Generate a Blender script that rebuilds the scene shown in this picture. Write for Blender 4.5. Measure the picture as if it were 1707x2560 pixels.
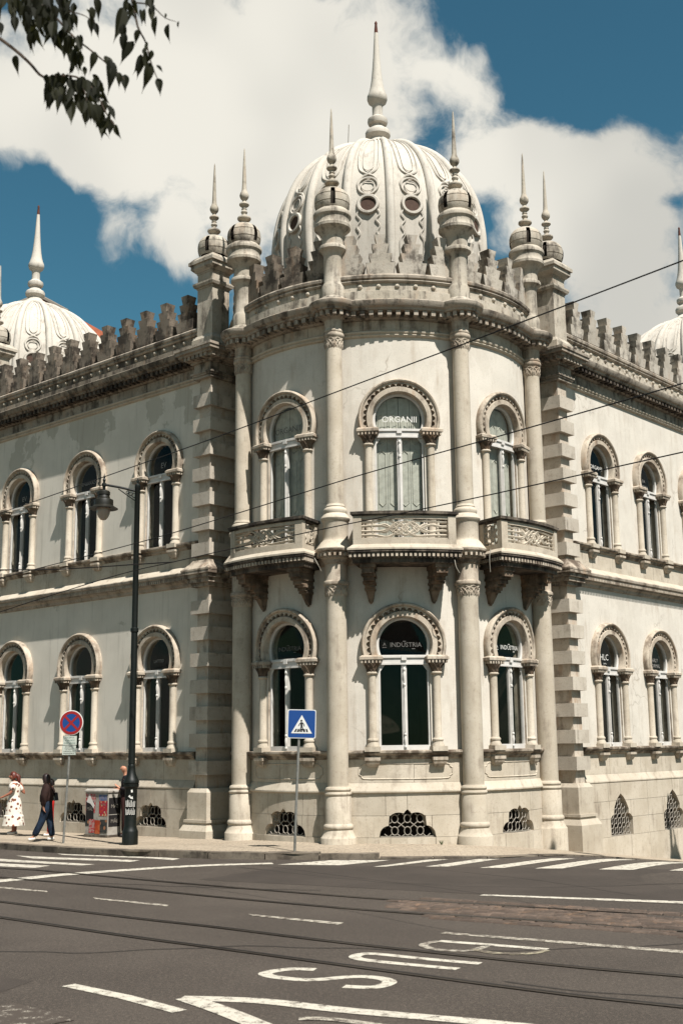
import bpy, bmesh, math, random
from math import sin, cos, pi, radians, sqrt, exp, log1p, atan2, hypot
from mathutils import Vector, Matrix
random.seed(7)
S = bpy.context.scene
for o in list(bpy.data.objects): bpy.data.objects.remove(o)
COL = S.collection

# ------------------------------------------------------------------ camera
CZ = 2.23
cd = bpy.data.cameras.new('camera'); cam = bpy.data.objects.new('camera', cd); COL.objects.link(cam)
cd.sensor_fit = 'VERTICAL'; cd.sensor_height = 36.0; cd.lens = 36.0*2997.8/2560
cd.clip_start = .05; cd.clip_end = 3000
TH, RO = .1904, .0112
right = Vector((1, 0, 0)); fwd = Vector((0, cos(TH), sin(TH))); up = Vector((0, -sin(TH), cos(TH)))
r2 = right*cos(RO)-up*sin(RO); u2 = right*sin(RO)+up*cos(RO)
cam.matrix_world = Matrix(((r2.x, u2.x, -fwd.x, 0), (r2.y, u2.y, -fwd.y, 0), (r2.z, u2.z, -fwd.z, CZ), (0, 0, 0, 1)))
cd.dof.use_dof = True; cd.dof.focus_distance = 29; cd.dof.aperture_fstop = 3.2
S.camera = cam

def ray(px, py):                       # direction through a point of the 1707x2560 photograph, y-depth 1
    a, b = px-853.5, py-1280
    d = fwd*2997.8+r2*a-u2*b
    return d/d.y

# ------------------------------------------------------------------ sky, sun, exposure
SUN = Vector((.285, -.475, .832)).normalized()
W = bpy.data.worlds.new('World'); S.world = W; W.use_nodes = True
wt = W.node_tree; wt.nodes.clear()
def wn(t, **k):
    n = wt.nodes.new(t)
    for a, b in k.items(): setattr(n, a, b)
    return n
def wl(a, b): wt.links.new(a, b)
def wmath(op, a, b=None, clamp=False):
    n = wn('ShaderNodeMath', operation=op, use_clamp=clamp)
    for i, v in enumerate((a, b)):
        if v is None: continue
        if isinstance(v, (int, float)): n.inputs[i].default_value = v
        else: wl(v, n.inputs[i])
    return n.outputs[0]
def wmix(f, a, b):
    n = wn('ShaderNodeMix', data_type='RGBA')
    for s, v in ((n.inputs[0], f), (n.inputs[6], a), (n.inputs[7], b)):
        if isinstance(v, (int, float, tuple)): s.default_value = v
        else: wl(v, s)
    return n.outputs[2]
sky = wn('ShaderNodeTexSky', sky_type='NISHITA'); sky.sun_disc = False
sky.sun_elevation = math.asin(SUN.z); sky.sun_rotation = atan2(SUN.x, SUN.y)
sky.altitude = 50; sky.air_density = 1.0; sky.dust_density = .1; sky.ozone_density = 2.0
tint = wn('ShaderNodeMix', data_type='RGBA', blend_type='MULTIPLY'); tint.inputs[0].default_value = 1
wl(sky.outputs[0], tint.inputs[6]); tint.inputs[7].default_value = (.45, .87, .78, 1)
tc = wn('ShaderNodeTexCoord'); DIR = tc.outputs['Generated']
warp = wn('ShaderNodeTexNoise'); warp.inputs['Scale'].default_value = 9; warp.inputs['Detail'].default_value = 4; wl(DIR, warp.inputs['Vector'])
ws = wn('ShaderNodeVectorMath', operation='SCALE'); ws.inputs['Scale'].default_value = .085
wc = wn('ShaderNodeVectorMath', operation='SUBTRACT'); wl(warp.outputs['Color'], wc.inputs[0]); wc.inputs[1].default_value = (.5, .5, .5)
wl(wc.outputs[0], ws.inputs[0])
wa = wn('ShaderNodeVectorMath', operation='ADD'); wl(DIR, wa.inputs[0]); wl(ws.outputs[0], wa.inputs[1])
n1 = wn('ShaderNodeTexNoise'); n1.inputs['Scale'].default_value = 7.5; n1.inputs['Detail'].default_value = 7; n1.inputs['Roughness'].default_value = .62
wl(wa.outputs[0], n1.inputs['Vector'])
cov = wmath('ADD', wmath('MULTIPLY', wmath('SUBTRACT', n1.outputs[0], .5), 1.5), .515)
def blob(px, py, rad, amp):            # one cloud bank (+) or one clear gap (-) of the sky, seen from the place
    global cov
    d = ray(px*1.0887, py*1.0887).normalized()
    v = wn('ShaderNodeVectorMath', operation='DISTANCE'); wl(wa.outputs[0], v.inputs[0]); v.inputs[1].default_value = d
    m = wn('ShaderNodeMapRange', interpolation_type='SMOOTHERSTEP'); wl(v.outputs['Value'], m.inputs[0])
    m.inputs[1].default_value = 0; m.inputs[2].default_value = rad*1.0887/2997.8; m.inputs[3].default_value = amp; m.inputs[4].default_value = 0
    cov = wmath('ADD', cov, m.outputs[0])
for b in ((420, 250, 480, .26), (120, 270, 330, .20), (660, 170, 330, .26), (720, 330, 260, .18), (1330, 430, 330, .24),
          (1120, 340, 210, .26), (1480, 620, 330, .22), (1040, 200, 150, .20), (1240, 310, 170, .16), (560, 480, 220, .14), (1530, 330, 240, .24),
          (1290, 40, 390, -.44), (1500, 130, 270, -.36), (1010, 30, 130, -.16), (1010, 250, 190, .18), (90, 560, 300, -.36), (330, 660, 260, -.33), (60, 480, 150, -.18), (985, 290, 150, -.24), (1105, 285, 70, -.15), (1080, 420, 120, .25), (170, 90, 90, -.10), (30, 150, 70, -.1),
          (150, 680, 280, -.32), (265, 600, 125, .60), (405, 612, 125, .60), (300, 420, 250, .30), (470, 430, 260, .16), (80, 350, 220, .22), (1545, 470, 60, -.2), (1230, 215, 120, .05)):
    blob(*b)
mk = wn('ShaderNodeMapRange', interpolation_type='SMOOTHSTEP'); wl(cov, mk.inputs[0])
mk.inputs[1].default_value = .455; mk.inputs[2].default_value = .78
n2 = wn('ShaderNodeTexNoise'); n2.inputs['Scale'].default_value = 3.2; n2.inputs['Detail'].default_value = 3; n2.inputs['Roughness'].default_value = .5
wl(DIR, n2.inputs['Vector'])
sh = wn('ShaderNodeMapRange', interpolation_type='SMOOTHSTEP'); wl(n2.outputs[0], sh.inputs[0]); sh.inputs[1].default_value = .36; sh.inputs[2].default_value = .60
CLB, CLD = (9.2, 8.9, 8.0, 1), (6.5, 6.4, 5.9, 1)
ccol = wmix(sh.outputs[0], CLD, CLB)
final = wmix(mk.outputs[0], tint.outputs[2], ccol)
bg = wn('ShaderNodeBackground'); bg.inputs[1].default_value = .05; wl(final, bg.inputs[0])
W.cycles.sampling_method = 'MANUAL'; W.cycles.sample_map_resolution = 512
wo = wn('ShaderNodeOutputWorld'); wl(bg.outputs[0], wo.inputs[0])

sd = bpy.data.lights.new('sun', 'SUN'); sun = bpy.data.objects.new('sun', sd); COL.objects.link(sun)
sd.energy = 5.0; sd.angle = radians(.5); sd.color = (1, .972, .925)
sun.rotation_euler = SUN.to_track_quat('Z', 'Y').to_euler(); sun.location = (10, -15, 40)
S.view_settings.view_transform = 'Standard'; S.view_settings.look = 'None'; S.view_settings.exposure = 0.93; S.view_settings.gamma = 1

# ------------------------------------------------------------------ materials (procedural, world-space)
ALBEDO = (.715, .685, .66, 1)
class NT:
    def __init__(s, name):
        s.m = bpy.data.materials.new(name); s.m.use_nodes = True; s.t = s.m.node_tree; s.b = s.t.nodes['Principled BSDF']
        s.pos = s.t.nodes.new('ShaderNodeNewGeometry').outputs['Position']
    def n(s, t, **k):
        n = s.t.nodes.new(t)
        for a, b in k.items(): setattr(n, a, b)
        return n
    def set(s, sock, v):
        if isinstance(v, (int, float)): sock.default_value = v
        elif isinstance(v, tuple): sock.default_value = v if len(v) != 3 or sock.type == 'VECTOR' else v+(1,)
        else: s.t.links.new(v, sock)
    def noise(s, scale, detail=4, rough=.55, vec=None, stretch=None):
        v = vec or s.pos
        if stretch:
            m = s.n('ShaderNodeVectorMath', operation='MULTIPLY'); s.set(m.inputs[0], v); m.inputs[1].default_value = stretch; v = m.outputs[0]
        n = s.n('ShaderNodeTexNoise'); s.set(n.inputs['Vector'], v); n.inputs['Scale'].default_value = scale
        n.inputs['Detail'].default_value = detail; n.inputs['Roughness'].default_value = rough
        return n.outputs[0]
    def ramp(s, v, a, b, lo=0., hi=1.):
        m = s.n('ShaderNodeMapRange', interpolation_type='SMOOTHSTEP'); s.set(m.inputs[0], v)
        for i, x in enumerate((a, b, lo, hi)): m.inputs[i+1].default_value = x
        return m.outputs[0]
    def mul(s, a, b, op='MULTIPLY'):
        m = s.n('ShaderNodeMath', operation=op); s.set(m.inputs[0], a); s.set(m.inputs[1], b); return m.outputs[0]
    def mix(s, f, a, b):
        m = s.n('ShaderNodeMix', data_type='RGBA'); s.set(m.inputs[0], f); s.set(m.inputs[6], a); s.set(m.inputs[7], b); return m.outputs[2]
    def rand(s): return s.n('ShaderNodeObjectInfo').outputs['Random']
    def bump(s, h, strength=.3, dist=.02):
        b = s.n('ShaderNodeBump'); b.inputs['Strength'].default_value = strength; b.inputs['Distance'].default_value = dist
        s.set(b.inputs['Height'], h); s.t.links.new(b.outputs[0], s.b.inputs['Normal'])
    def fin(s, col, rough=.8, spec=.3, metal=0):
        k = s.n('ShaderNodeMix', data_type='RGBA', blend_type='MULTIPLY'); k.inputs[0].default_value = 1; s.set(k.inputs[6], col); k.inputs[7].default_value = ALBEDO   # one even factor on every base colour, offset by the exposure
        s.t.links.new(k.outputs[2], s.b.inputs['Base Color']); s.set(s.b.inputs['Roughness'], rough); s.b.inputs['Specular IOR Level'].default_value = spec; s.b.inputs['Metallic'].default_value = metal
        return s.m

def stone(name, c1, c2, dirt, amt, lo=.5, hi=.72, streak=.5, bump=.3, vary=.12, scale=1.6, rust=0., speck=.28, crack=0.):
    t = NT(name)
    col = t.mix(t.ramp(t.noise(scale, 4), .35, .68), c1, c2)
    if vary: col = t.mix(t.mul(t.rand(), vary), col, tuple(x*.45 for x in c2))
    col = t.mix(t.mul(t.ramp(t.noise(38, 2, .6), .50, .75), .32), col, tuple(x*.55 for x in c2))
    if speck: col = t.mix(t.mul(t.ramp(t.noise(11, 3, .7), .56, .68), speck), col, tuple(x*.5 for x in dirt[:3]) if 0 else (dirt[0]*1.4, dirt[1]*1.4, dirt[2]*1.4))
    if rust: col = t.mix(t.mul(t.ramp(t.noise(2.3, 3, .6, stretch=(1.5, 1.5, .6)), .52, .70), rust), col, (.36, .20, .10))
    s1 = t.noise(1.0, 4, .64, stretch=(5.5, 5.5, .55)); s2 = t.noise(2.1, 4, .67)
    d = t.mul(t.mul(s1, streak), t.mul(s2, 1-streak), 'ADD')
    col = t.mix(t.mul(t.ramp(d, lo, hi), amt), col, dirt)
    if crack:
        v = t.n('ShaderNodeTexVoronoi', feature='DISTANCE_TO_EDGE'); wv = t.n('ShaderNodeVectorMath', operation='ADD'); t.set(wv.inputs[0], t.pos)
        nz = t.n('ShaderNodeTexNoise'); nz.inputs['Scale'].default_value = 1.7; nz.inputs['Detail'].default_value = 6; t.set(nz.inputs['Vector'], t.pos); t.t.links.new(nz.outputs['Color'], wv.inputs[1])
        t.set(v.inputs['Vector'], wv.outputs[0]); v.inputs['Scale'].default_value = .55
        c = t.mul(t.ramp(v.outputs[0], .004, .012, 1, 0), t.ramp(t.noise(.5, 3), .52, .62)); col = t.mix(t.mul(c, crack), col, (.20, .165, .125))
        col = t.mix(t.mul(t.ramp(t.noise(.9, 4, .6, stretch=(1, 1, .6)), .56, .58), .20), col, (.50, .46, .39))
    t.bump(t.noise(30, 2, .6), bump, .01)
    return t.fin(col, .88, .22)
M = {}
M['plaster'] = stone('painted plaster', (.72, .685, .61), (.66, .625, .555), (.42, .345, .27), .6, .50, .72, .65, .12, 0, speck=.08, crack=.35)
def peeled():
    t = NT('peeling plaster')
    col = t.mix(t.ramp(t.noise(1.3, 5), .35, .68), (.77, .735, .65), (.70, .665, .585))
    sp = t.n('ShaderNodeSeparateXYZ'); t.set(sp.inputs[0], t.pos)
    high = t.ramp(sp.outputs[2], 9.8, 11.8)
    p = t.ramp(t.mul(t.noise(.75, 6, .6), t.mul(high, .16), 'ADD'), .665, .69)
    col = t.mix(t.mul(p, .55), col, (.42, .40, .33))
    s1 = t.ramp(t.noise(1.0, 6, .62, stretch=(6, 6, .5)), .52, .74)
    col = t.mix(t.mul(s1, .35), col, (.34, .31, .26))
    col = t.mix(t.mul(t.ramp(t.noise(45, 3), .5, .75), .15), col, (.36, .34, .3))
    t.bump(t.noise(25, 4), .15, .01)
    return t.fin(col, .9, .2)
M['peel'] = peeled()
M['stone'] = stone('limestone', (.63, .57, .47), (.53, .47, .375), (.19, .15, .115), .6, .50, .70, .55, .3, .22)
M['stone2'] = stone('carved limestone', (.60, .535, .44), (.49, .425, .34), (.13, .095, .07), .8, .45, .65, .45, .3, .1, rust=.35)
M['cornice'] = stone('stained cornice stone', (.48, .43, .36), (.37, .325, .265), (.06, .048, .038), .85, .46, .62, .45, .5, .2, rust=.25)
M['attic'] = stone('grimy shaded attic stone', (.36, .315, .255), (.25, .215, .17), (.055, .045, .036), .92, .43, .60, .5, .5, .2, rust=.2)  # grime, plus the shade on the left attic front put into the colour
M['soot_shade'] = stone('sooted and shadowed cornice stone', (.21, .175, .14), (.135, .112, .088), (.028, .022, .018), .95, .40, .58, .5, .5, .2, rust=.2)  # soot, with the shadow under the cornice put into the same dark colour
M['merlon'] = stone('weathered merlon stone', (.62, .575, .50), (.50, .46, .39), (.075, .062, .05), .8, .47, .62, .25, .6, .35, rust=.28)
M['merlon_shaded'] = stone('shade toned merlon stone', (.34, .29, .235), (.23, .195, .155), (.045, .036, .029), .88, .44, .60, .25, .6, .35, rust=.3)  # left merlons: shade on their fronts is put into this darker stone
M['minaret'] = stone('weathered minaret stone', (.56, .515, .435), (.45, .41, .335), (.085, .07, .057), .9, .47, .65, .55, .5, .1, rust=.22)
M['pier'] = stone('quoin stone', (.62, .57, .485), (.52, .47, .395), (.14, .115, .09), .65, .51, .71, .5, .4, .3)
M['piercore'] = stone('stained pier core', (.60, .54, .455), (.50, .44, .365), (.13, .10, .075), .65, .50, .68, .45, .4, .1, rust=.4)
M['dome'] = stone('painted dome skin', (.63, .60, .535), (.56, .53, .47), (.25, .22, .185), .65, .50, .70, .7, .25, 0, .8)
M['sillst'] = stone('stained sill stone', (.52, .455, .37), (.40, .345, .275), (.085, .062, .045), .9, .41, .58, .25, .4, .1, rust=.3)
M['sillst2'] = stone('weathered string course stone', (.50, .445, .37), (.40, .35, .285), (.11, .085, .065), .7, .45, .64, .25, .4, .1, rust=.2)
M['blackrail'] = stone('blackened rail stone', (.20, .17, .135), (.13, .11, .085), (.025, .02, .016), .95, .40, .58, .3, .5, .1)
M['corbel'] = stone('stained shadow brown corbel stone', (.27, .205, .15), (.19, .14, .10), (.05, .038, .028), .9, .42, .62, .4, .5, .1, rust=.5)  # stains, on a brown lowered to carry the shadow on the corbels
def simple(name, c, rough=.6, spec=.4, metal=0, var=.0, scale=8, c2=None, bump=0):
    t = NT(name); col = c+(1,)
    if var: col = t.mix(t.mul(t.ramp(t.noise(scale, 5), .35, .7), var), c, c2 or tuple(x*.4 for x in c))
    if bump: t.bump(t.noise(scale*4, 4), bump, .01)
    return t.fin(col, rough, spec, metal)
M['white'] = simple('white window paint', (.70, .69, .66), .5, .4, 0, .35, 6, (.45, .43, .4))
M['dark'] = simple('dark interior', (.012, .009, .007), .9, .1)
M['inner'] = simple('interior wall', (.007, .005, .004), .9, .1, 0, .9, 1.0, (.04, .032, .024))
M['curtain'] = simple('brown curtain', (.055, .024, .016), .9, .1, 0, .5, 5)
M['hole'] = simple('hollow shadow stone', (.03, .025, .02), .95, .1)
M['shutter'] = simple('grey green shutter paint', (.80, .79, .72), .6, .3, 0, .3, 7, (.20, .18, .145))
M['letter'] = simple('white vinyl lettering', (.75, .75, .72), .5, .3)
M['ghost'] = simple('faded vinyl lettering', (.30, .29, .275), .6, .3)
M['faint'] = simple('dim vinyl lettering', (.14, .135, .125), .6, .3)
M['iron'] = simple('painted grille iron', (.30, .275, .235), .7, .3, 0, .5, 20)
M['rustiron'] = simple('rusted spire tip', (.12, .045, .03), .85, .2, 0, .5, 10)
M['roof'] = simple('roof tile', (.34, .10, .05), .85, .2, 0, .4, 6)
M['slab'] = simple('roof felt', (.22, .2, .17), .9, .2)
M['lampgreen'] = simple('dark green cast iron', (.004, .0065, .005), .5, .25, 0, .4, 12, (.014, .014, .011))
M['shade'] = simple('lamp shade olive enamel', (.013, .012, .007), .5, .3, 0, .3, 12)
M['pole'] = simple('galvanised pole', (.27, .27, .25), .5, .5, .3, .4, 14)
M['blue'] = simple('sign blue', (.003, .055, .25), .45, .5)
M['red'] = simple('sign red', (.32, .010, .010), .45, .5)
M['signwhite'] = simple('sign white', (.75, .76, .74), .45, .5)
M['plate'] = simple('sign plate mint white', (.55, .60, .54), .5, .4)
M['black'] = simple('sign black', (.012, .012, .012), .5, .4)
M['greenprint'] = simple('sign print grey green', (.12, .22, .19), .6, .3)
M['wire'] = simple('black cable', (.010, .008, .008), .6, .3)
M['wirelt'] = simple('pale service cable', (.45, .42, .36), .7, .3)
M['skin'] = simple('skin', (.50, .24, .15), .55, .4)
M['skin2'] = simple('tanned skin', (.36, .14, .085), .55, .4)
M['jacket'] = simple('dark brown jacket cloth', (.030, .014, .011), .85, .2, 0, .4, 20)
M['jeans'] = simple('blue denim', (.008, .014, .028), .85, .2, 0, .5, 9, (.018, .045, .09))
M['hairdark'] = simple('dark hair', (.012, .006, .005), .5, .4)
M['hairbrown'] = simple('dark brown hair', (.022, .009, .007), .5, .4, 0, .5, 20)
M['hairred'] = simple('auburn hair', (.13, .022, .010), .5, .4, 0, .6, 25, (.03, .008, .006))
M['shoe'] = simple('white shoe', (.7, .68, .63), .6, .3)
M['shoedark'] = simple('black shoe', (.02, .015, .015), .6, .3)
M['redcloth'] = simple('red trousers cloth', (.45, .02, .015), .85, .2)
M['manblack'] = simple('black clothes', (.012, .010, .012), .85, .2)
M['mandark'] = simple('dark red brown trousers', (.035, .012, .010), .85, .2)
M['bag'] = simple('dark leather bag', (.022, .014, .012), .45, .4)
def floral():
    t = NT('white floral dress cloth')
    v = t.n('ShaderNodeTexVoronoi'); t.set(v.inputs['Vector'], t.pos); v.inputs['Scale'].default_value = 9
    f = t.ramp(v.outputs['Distance'], .28, .40, 1, 0)
    col = t.mix(t.ramp(t.noise(30, 2), .4, .6), (.30, .10, .05), (.10, .06, .05))
    return t.fin(t.mix(f, (.78, .74, .66), col), .85, .2)
M['floral'] = floral()
M['cab'] = simple('grey cabinet paint', (.42, .40, .36), .7, .3, 0, .5, 6, (.2, .17, .14))
def poster(name, cols, sc):
    t = NT(name); v = t.n('ShaderNodeTexVoronoi'); t.set(v.inputs['Vector'], t.pos); v.inputs['Scale'].default_value = sc
    c = t.mix(t.ramp(t.noise(sc*1.3, 4), .4, .55), cols[0], cols[1]); c = t.mix(t.ramp(v.outputs['Distance'], .3, .36, 1, 0), c, cols[2])
    return t.fin(c, .7, .3)
M['pblack'] = simple('black poster', (.014, .012, .012), .7, .3, 0, .4, 12)
M['pwhite'] = simple('torn white poster back', (.8, .79, .76), .7, .3)
M['pred'] = poster('red poster', ((.50, .05, .02), (.38, .02, .05), (.55, .40, .25)), 11)
M['ppink'] = poster('pink poster', ((.52, .10, .10), (.45, .30, .28), (.40, .02, .03)), 13)
M['porange'] = poster('orange poster', ((.45, .06, .015), (.40, .04, .01), (.50, .12, .04)), 4)
M['pdark'] = poster('dark figure poster', ((.02, .03, .03), (.05, .05, .045), (.35, .16, .08)), 7)
M['pblue'] = poster('blue red poster', ((.08, .14, .28), (.2, .2, .3), (.45, .25, .2)), 11)
def asphalt():
    t = NT('asphalt')
    col = t.mix(t.ramp(t.noise(.35, 6, .6), .35, .68), (.050, .041, .034), (.072, .060, .050))
    col = t.mix(t.mul(t.ramp(t.noise(.16, 5, .6), .54, .66), .45), col, (.052, .042, .034))
    sp = t.noise(75, 2, .7); col = t.mix(t.mul(t.ramp(sp, .53, .72), .8), col, (.20, .165, .13))
    col = t.mix(t.mul(t.ramp(sp, .46, .33), .6), col, (.025, .021, .018))
    s2 = t.noise(26, 3, .75); col = t.mix(t.mul(t.ramp(s2, .52, .68), .45), col, (.17, .14, .112)); col = t.mix(t.mul(t.ramp(s2, .48, .36), .45), col, (.035, .028, .022))
    v = t.n('ShaderNodeTexVoronoi'); t.set(v.inputs['Vector'], t.pos); v.inputs['Scale'].default_value = 42
    col = t.mix(t.mul(t.ramp(v.outputs['Distance'], .16, .30, 1, 0), .4), col, (.17, .145, .12))
    t.bump(t.noise(90, 2), .5, .008)
    return t.fin(col, .85, .25)
M['asphalt'] = asphalt()
def asphalt2():
    t = NT('fine dark asphalt'); col = t.mix(t.ramp(t.noise(.5, 5, .6), .35, .68), (.042, .034, .028), (.058, .047, .039))
    col = t.mix(t.mul(t.ramp(t.noise(60, 2, .7), .52, .7), .5), col, (.14, .12, .10)); t.bump(t.noise(90, 2), .3, .006)
    return t.fin(col, .85, .25)
M['asphalt2'] = asphalt2()
def paint(name, c, lo, hi, c2=(.15, .13, .11)):
    t = NT(name)
    w = t.mul(t.noise(8, 7, .72), t.mul(t.noise(55, 2, .7), .45), 'ADD')
    return t.fin(t.mix(t.ramp(w, lo, hi), c, c2), .75, .3)
M['paint'] = paint('road paint', (.58, .55, .47), .70, .90, (.10, .082, .066))
M['rubbed'] = paint('rubbed off paint', (.42, .39, .33), .54, .68, (.07, .056, .045))
M['worn'] = paint('worn road paint', (.46, .43, .36), .64, .82, (.10, .082, .066))
M['yellowed'] = paint('yellowed worn paint', (.34, .31, .22), .64, .80, (.10, .082, .066))
def paving():
    t = NT('small limestone setts')
    v = t.n('ShaderNodeTexVoronoi', feature='DISTANCE_TO_EDGE'); t.set(v.inputs['Vector'], t.pos); v.inputs['Scale'].default_value = 9; v.inputs['Randomness'].default_value = .7
    c = t.n('ShaderNodeTexVoronoi'); t.set(c.inputs['Vector'], t.pos); c.inputs['Scale'].default_value = 9; c.inputs['Randomness'].default_value = .7
    col = t.mix(t.ramp(t.noise(.6, 5), .3, .7), (.46, .395, .305), (.39, .33, .25))
    sc = t.n('ShaderNodeSeparateColor'); t.set(sc.inputs[0], c.outputs['Color'])
    col = t.mix(t.mul(sc.outputs[0], .35), col, (.27, .23, .18))
    col = t.mix(t.mul(t.ramp(v.outputs[0], .02, .06, 1, 0), .6), col, (.16, .13, .10))
    t.bump(v.outputs[0], .5, .02)
    return t.fin(col, .9, .2)
M['paving'] = paving()
M['kerb'] = stone('kerb stone', (.25, .215, .17), (.18, .15, .115), (.05, .04, .032), .8, .44, .62, .1, .4, .3)
M['cobble'] = stone('basalt cobble', (.17, .125, .098), (.11, .085, .068), (.055, .042, .034), .6, .45, .65, 0, .5, .6, 5, rust=.2)
M['steel'] = simple('worn rail steel', (.10, .082, .07), .4, .5, .6, .5, 9)
M['tar'] = simple('tar', (.030, .025, .021), .7, .3)
M['rail'] = simple('tram rail steel', (.035, .026, .022), .42, .5, .5, .5, 6)
M['bark'] = stone('bark', (.10, .075, .055), (.06, .045, .035), (.03, .022, .018), .6, .4, .6, .8, .8, 0, 8)
def leafmat():
    t = NT('leaf')
    col = t.mix(t.rand(), (.006, .007, .003), (.020, .021, .008))
    t.fin(col, .7, .12)
    tr = t.n('ShaderNodeBsdfTranslucent'); t.set(tr.inputs[0], (.08, .085, .02))
    mx = t.n('ShaderNodeMixShader'); mx.inputs[0].default_value = .12
    out = t.t.nodes['Material Output']; t.t.links.new(t.b.outputs[0], mx.inputs[1]); t.t.links.new(tr.outputs[0], mx.inputs[2]); t.t.links.new(mx.outputs[0], out.inputs[0])
    return t.m
M['leaf'] = leafmat()
M['weed'] = simple('weed green', (.07, .09, .03), .8, .2)
def glass():
    t = NT('window glass')
    fr = t.n('ShaderNodeLayerWeight'); fr.inputs[0].default_value = .5; fac = t.mul(t.mul(t.mul(fr.outputs['Facing'], 4.0, 'POWER'), .38), .016, 'ADD')
    gl = t.n('ShaderNodeBsdfGlossy'); gl.inputs['Roughness'].default_value = .02; gl.inputs[0].default_value = (.85, .84, .80, 1)
    tr = t.n('ShaderNodeBsdfTransparent'); tr.inputs[0].default_value = (.74, .76, .74, 1)
    b = t.n('ShaderNodeBump'); b.inputs['Strength'].default_value = .05; b.inputs['Distance'].default_value = .02; t.set(b.inputs['Height'], t.noise(1.8, 2)); t.t.links.new(b.outputs[0], gl.inputs['Normal'])
    mx = t.n('ShaderNodeMixShader'); t.t.links.new(fac, mx.inputs[0]); t.t.links.new(tr.outputs[0], mx.inputs[1]); t.t.links.new(gl.outputs[0], mx.inputs[2])
    t.t.links.new(mx.outputs[0], t.t.nodes['Material Output'].inputs[0]); t.t.nodes.remove(t.b)
    return t.m
M['glass'] = glass()
def frosted():
    t = NT('frosted lamp glass'); t.fin((.55, .47, .40, 1), .3, .5); t.b.inputs['Subsurface Weight'].default_value = .3; t.b.inputs['Transmission Weight'].default_value = .25
    return t.m
M['lampglass'] = frosted()

# ------------------------------------------------------------------ mesh helpers
class MB:
    def __init__(s): s.v = []; s.f = []
    def add(s, vs, fs):
        n = len(s.v); s.v += [tuple(p) for p in vs]; s.f += [tuple(i+n for i in f) for f in fs]; return s
    def box(s, x0, x1, y0, y1, z0, z1, nx=1, top=None):
        """axis box, cut into nx along x (so that it can be bent); top=(dx,dy0,dy1) grows the upper face"""
        dx, a, b = top or (0, 0, 0)
        vs = []
        for i in range(nx+1):
            t = i/nx; x = x0+(x1-x0)*t; xt = (x0-dx)+((x1+dx)-(x0-dx))*t
            vs += [(x, y0, z0), (x, y1, z0), (xt, y1+b, z1), (xt, y0-a, z1)]
        fs = [(0, 3, 2, 1), (nx*4, nx*4+1, nx*4+2, nx*4+3)]
        for i in range(nx):
            k = i*4
            for j in range(4): fs.append((k+j, k+(j+1) % 4, k+4+(j+1) % 4, k+4+j))
        return s.add(vs, fs)
    def lathe(s, prof, seg=24, cx=0, cy=0, a0=0., a1=2*pi, skip=None):
        full = abs(a1-a0-2*pi) < 1e-6; n = seg if full else seg+1
        vs = [(cx+r*sin(a0+(a1-a0)*i/seg), cy-r*cos(a0+(a1-a0)*i/seg), z) for r, z in prof for i in range(n)]
        fs = []
        for j in range(len(prof)-1):
            for i in range(seg):
                if skip and skip(i, j): continue
                k = (i+1) % n; fs.append((j*n+i, j*n+k, (j+1)*n+k, (j+1)*n+i))
        return s.add(vs, fs)
    def tube(s, pts, r, seg=6, closed=False, flat=None):
        P = [Vector(p) for p in pts]; n = len(P); vs = []; R = r if isinstance(r, (list, tuple)) else [r]*n
        for i, p in enumerate(P):
            a = P[(i-1) % n] if closed or i else p; b = P[(i+1) % n] if closed or i < n-1 else p
            t = (b-a).normalized(); ref = Vector((0, 1, 0)) if abs(t.y) < .9 else Vector((1, 0, 0))
            u = t.cross(ref).normalized(); w = u.cross(t)
            for k in range(seg):
                an = 2*pi*k/seg; vs.append(p+u*cos(an)*R[i]+w*sin(an)*R[i]*(flat or 1))
        fs = []
        m = n if closed else n-1
        for i in range(m):
            for k in range(seg):
                a, b = i*seg, ((i+1) % n)*seg; k2 = (k+1) % seg
                fs.append((a+k, a+k2, b+k2, b+k))
        if not closed: fs += [tuple(range(seg))[::-1], tuple(range((n-1)*seg, n*seg))]
        return s.add(vs, fs)
    def sweep(s, prof, x0, x1, nx=1):
        """profile of (out, z) points swept along x; out is towards -y; closed section"""
        n = len(prof); vs = [(x0+(x1-x0)*i/nx, -w, z) for i in range(nx+1) for w, z in prof]; fs = []
        for i in range(nx):
            for k in range(n-1): fs.append((i*n+k, i*n+k+1, (i+1)*n+k+1, (i+1)*n+k))
        fs += [tuple(range(n)), tuple(range(nx*n, nx*n+n))[::-1]]
        return s.add(vs, fs)
    def sphere(s, c, r, seg=10, rings=6, sz=1):
        return s.lathe([(max(1e-4, r*sin(pi*i/rings)), c[2]-sz*r*cos(pi*i/rings)) for i in range(rings+1)], seg, c[0], c[1])
    def map(s, fn): s.v = [fn(*p) for p in s.v]; return s
    def move(s, x, y, z, rz=0):
        c, d = cos(rz), sin(rz); s.v = [(a*c-b*d+x, a*d+b*c+y, e+z) for a, b, e in s.v]; return s
    def merge(s, o): return s.add(o.v, o.f)
    def mesh(s, name, mat, smooth=True, ang=35):
        me = bpy.data.meshes.new(name); me.from_pydata(s.v, [], s.f)
        if mat != 'glass': bm = bmesh.new(); bm.from_mesh(me); bmesh.ops.recalc_face_normals(bm, faces=bm.faces); bm.to_mesh(me); bm.free()
        me.materials.append(M[mat] if isinstance(mat, str) else mat)
        if smooth:
            me.polygons.foreach_set('use_smooth', [True]*len(me.polygons)); me.set_sharp_from_angle(angle=radians(ang))
        return me
def ob(name, me, parent=None, loc=(0, 0, 0), rz=0, **props):
    o = bpy.data.objects.new(name, me); COL.objects.link(o); o.location = loc; o.rotation_euler = (0, 0, rz)
    if parent: o.parent = parent
    for k, v in props.items(): o[k] = v
    return o
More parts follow.
